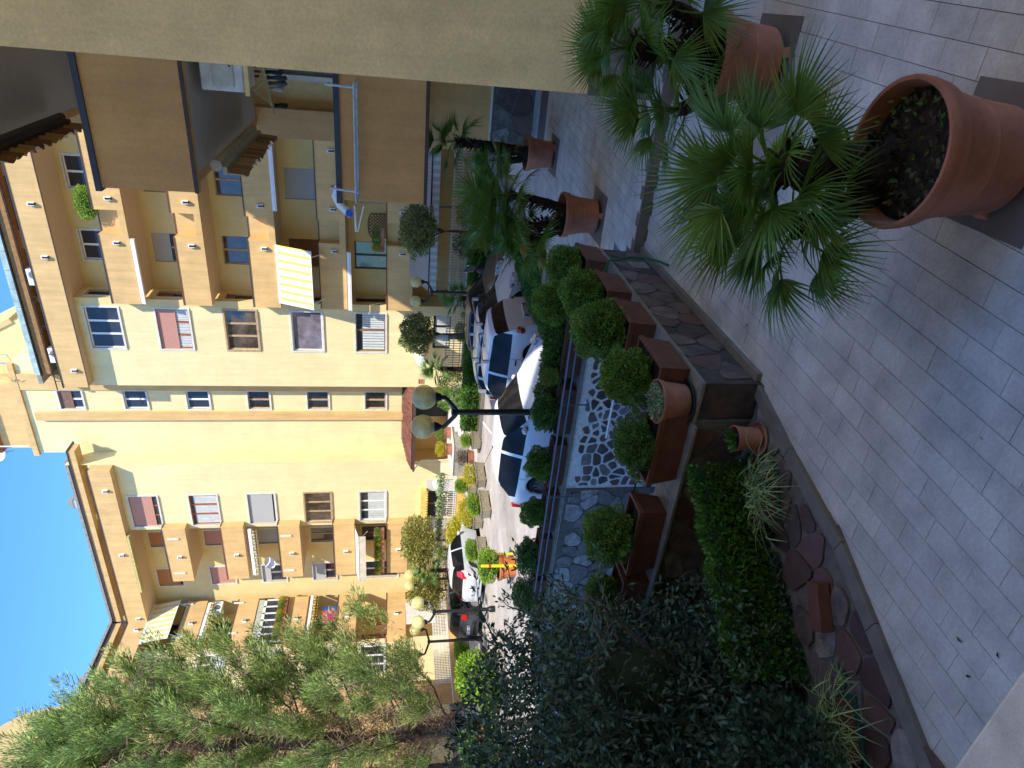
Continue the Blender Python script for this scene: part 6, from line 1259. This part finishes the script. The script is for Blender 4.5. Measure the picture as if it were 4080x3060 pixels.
am = thing('antenna_mast', 'metal antenna mast with tied cables left of the tower roof edge', 'antenna', P(18.6, 34, 20.5)); MB().tube([P(18.6, 34, 20.4), P(18.6, 34, 24.5)], .05, 6).build('mast', GREYM, am); MB().tube([P(18.6, 34, 22.2), P(18.0, 33.8, 22.25)], .02, 5).tube([P(18.0, 33.8, 22.2), P(18.0, 33.8, 22.9)], .02, 5).build('arms', GREYM, am)
rg = random.Random(2)
cb_ = MB(); [cb_.tube([P(18.6+rg.uniform(-.1, .1), 33.95, 21+i*.4), P(19.0+rg.uniform(-.3, .3), 33.6, 21.3+i*.3), P(19.4, 33.5, 22.0+rg.uniform(-.2, .3))], .012, 4) for i in range(7)]; cb_.build('cables', mat('pale_cable', (.45, .36, .22), .6), am)
tag(MB().tube([P(23.72, 33.9, 22.6), P(23.72, 33.9, 24.9)], .035, 6).build('vent_pipe', WHITE), 'thin white vent pipe standing on the tower roof', 'pipe')
# air conditioners on the facades
def ac(lab, F, s, z, d, w=.8, h=.55):
    o = thing('air_conditioner', lab, 'air conditioner', F.p(s, z, d)); MB().fr(F, s-w/2, s+w/2, z, z+h, d, d+.3).build('casing', WHITE, o, bevel=.02); cx, cy, cz = F.p(s-.12, z+h/2, d+.301)
    ns = 12; f = MB(); f.slab(F, [(s-.12+.2*math.cos(6.283*i/ns), z+h/2+.2*math.sin(6.283*i/ns)) for i in range(ns)], d+.301, d+.306); f.build('fan_grille', mat('grey_grille', (.22, .22, .23), .6), o)
ac('air conditioner under the veranda-side scalloped awning', GF, 33.0, 13.75, -.35); ac('air conditioner on the tower-side roof terrace', FB(33.2), 17.4, 19.15, .3); ac('air conditioner unit mounted on the wall behind the cypress', GA, 26.9, 9.7, .02)
ac('louvred air conditioner unit at the middle of the roof terrace', FB(33.2), 13.3, 19.15, .3)
acn = thing('air_conditioner', 'white air conditioner hanging below the upper brown balcony with loose cables', 'air conditioner', P(1.2, 10.6, 4.9)); MB().ab(.98, 1.46, 10.38, 11.2, 4.93, 5.48).build('casing', mat('ac_white', (.70, .72, .75), .45), acn, bevel=.02); MB().ab(1.05, 1.40, 10.35, 10.375, 5.05, 5.32).build('cover', mat('ac_offwhite', (.55, .58, .56), .5), acn, bevel=.01); MB().tube([P(1.0, 10.36, 5.4), P(.96, 10.3, 5.2), P(1.15, 10.34, 5.08)], .008, 5).tube([P(1.0, 10.36, 5.44), P(.93, 10.3, 5.3), P(1.12, 10.34, 5.14)], .008, 5).build('cables', RUBBER, acn); MB().ab(.9, 1.5, 10.36, 10.42, 4.86, 4.92).build('bracket', BEIGEW, acn)
# drying rack hooked on the lower brown balcony
TUB = mat('white_blue_tube', (.55, .62, .72), .35, spec=.5); dk = thing('drying_rack', 'white tubular drying rack hooked over the rail of the lower brown balcony', 'drying rack', P(1.9, 9.7, 3.5))
for a in (1.22, 2.58): MB().tube([P(a, 10.12, 3.79), P(a, 9.98, 3.82), P(a, 9.92, 3.66), P(a, 9.86, 3.46), P(a, 9.80, 3.40)], .016, 8).build('hook', TUB, dk, smooth=True)
MB().tube([P(1.14, 9.98, 3.42), P(2.66, 9.98, 3.42)], .014, 8).tube([P(1.14, 9.60, 3.44), P(2.66, 9.60, 3.44)], .014, 8).tube([P(1.14, 9.98, 3.42), P(1.14, 9.60, 3.44)], .014, 8).tube([P(2.66, 9.98, 3.42), P(2.66, 9.60, 3.44)], .014, 8).build('frame', TUB, dk, smooth=True)
for i in range(5): MB().tube([P(1.14, 9.66+i*.065, 3.44), P(2.66, 9.66+i*.065, 3.44)], .006, 6).build('line', TUB, dk)
# hanger with socks
hg = thing('clothes_hanger', 'plastic peg hanger with hanging socks in the shaded balcony recess', 'hanger', P(1.7, 12, 4.9)); CR2 = mat('cream_plastic', (.55, .52, .42), .5)
MB().tube([P(1.25, 12, 4.98), P(1.98, 12, 4.82)], .011, 6).tube([P(1.65, 12, 5.1), P(1.55, 12, 5.0), P(1.45, 12, 4.92)], .016, 6).tube([P(1.65, 12, 5.1), P(1.72, 12, 5.0), P(1.80, 12, 4.88)], .016, 6).tube([P(1.65, 12, 5.1), P(1.64, 12, 5.22), P(1.60, 12, 5.27), P(1.55, 12, 5.22)], .01, 6).build('frame', CR2, hg)
for i, (a, c, l) in enumerate(((1.30, (.5, .5, .53), .26), (1.36, (.03, .04, .05), .30), (1.44, (.05, .08, .13), .34), (1.52, (.10, .14, .20), .32), (1.60, (.5, .5, .55), .24), (1.84, (.02, .02, .035), .24))):
    z = 4.95-(a-1.25)*.2; s = thing('sock', ['white sock at the right end of the peg hanger', 'black sock beside the right white sock', 'dark blue sock in the middle of the peg hanger', 'grey-blue sock left of the dark blue one', 'white sock left of the grey-blue one', 'single black sock at the left end of the peg hanger'][i], 'sock', P(a, 12, z-l), 0, 'socks on the peg hanger')
    MB().tube([(0, 0, l-.02), (0.005, 0, l*.5), (0, 0.01, l*.22), (0.02, .03, .03)], [.035, .038, .042, .03], 10).build('sock_tube', mat('sock_%d' % i, c, .9), s, world=False, smooth=True); MB().box(-.008, .008, -.012, .012, l-.03, l+.05).build('peg', CR2, s, world=False)
wv = thing('bamboo_chime', 'dark wooden slats hanging in the corner above the peg hanger', 'wind chime', P(1.2, 12.2, 5.2))
for i in range(8): MB().ab(.95+i*.07, .985+i*.07, 12.2, 12.23, 5.02+.03*(i % 3), 5.5).build('slat', mat('dark_wood_slat', (.12, .07, .04), .7), wv)
# clothes airer with a blue cap, lattice, other balcony things
ca = thing('clothes_airer', 'white arched clothes airer with a round blue cap on the lowest right balcony', 'clothes airer', P(8.9, 31.6, 4.5)); MB().tube([F0.p(7.9, 5.2, .35), F0.p(8.1, 5.5, .35), F0.p(8.5, 5.62, .35), F0.p(8.9, 5.4, .35), F0.p(9.3, 4.9, .35)], [.07, .12, .14, .17, .2], 10).tube([F0.p(8.9, 4.75, .35), F0.p(10.1, 4.7, .35)], .05, 6).tube([F0.p(8.9, 4.35, .35), F0.p(10.1, 4.62, .35)], .03, 6).build('frame', WHITE, ca, smooth=True); MB().slab(F0, [(9.2+.17*math.cos(6.283*i/16), 4.98+.17*math.sin(6.283*i/16)) for i in range(16)], .5, .56).build('cap', mat('blue_cap', (.02, .07, .5), .4), ca)
lt = thing('lattice_panel', 'round-topped wooden lattice on the wall of the lowest right balcony', 'lattice', FR_.p(10.5, 3.2, .05)); w = MB()
for i in range(-7, 8):
    for sgn in (-1, 1):
        x0 = 10.5+i*.17
        pts = [(x0+sgn*k*.1, 3.3+k*.1) for k in range(0, 12)]; pts = [q for q in pts if abs(q[0]-10.5) < .6 and q[1] < 4.05+.2*math.sqrt(max(0, 1-((q[0]-10.5)/.62)**2))]
        if len(pts) > 1: w.tube([FR_.p(*pts[0], .04+.01*sgn), FR_.p(*pts[-1], .04+.01*sgn)], .016, 4)
w.build('lattice_strips', WOODW, lt, kind='stuff'); MB().tube([FR_.p(9.9, 3.2, .05), FR_.p(9.9, 4.05, .05)]+[FR_.p(10.5-.6*math.cos(q), 4.05+.2*math.sin(q), .05) for q in np.linspace(0, math.pi, 9)]+[FR_.p(11.1, 3.2, .05)], .03, 6).build('lattice_frame', WOODW, lt)
MG = mat('magenta_towel', (.72, .01, .22), .9, .1, 8); tw = thing('towel', 'magenta towel hung over a balcony rail of the left wing', 'towel', GF.p(31.5, 6.5, .1)); MB().fr(GF, 31.2, 32.1, 6.48, 7.35, .05, .09).fr(GF, 31.05, 31.3, 6.9, 7.3, .05, .1).build('cloth', MG, tw, bevel=.02); tag(MB().fr(GF, 32.15, 32.4, 6.48, 7.4, .05, .08).build('towel', mat('blue_towel', (.02, .08, .35), .9)), 'blue towel hung beside the magenta one', 'towel')
for i, (F, s, z) in enumerate(((F0, 28.9, 15.2), (F0, 31.6, 15.2), (F0, 28.9, 12.0-3.17+0.1), (F0, 31.7, 12.0-3.17+.1), (GF, 33.2, 15.6), (GF, 30.6, 15.6), (GF, 33.1, 12.5), (GF, 30.7, 12.5))):
    a_arm = MB().fr(F, s-.04, s+.04, z-.05, z+.55, .02, .07).build('awning_wall_arm', WHITE, far)
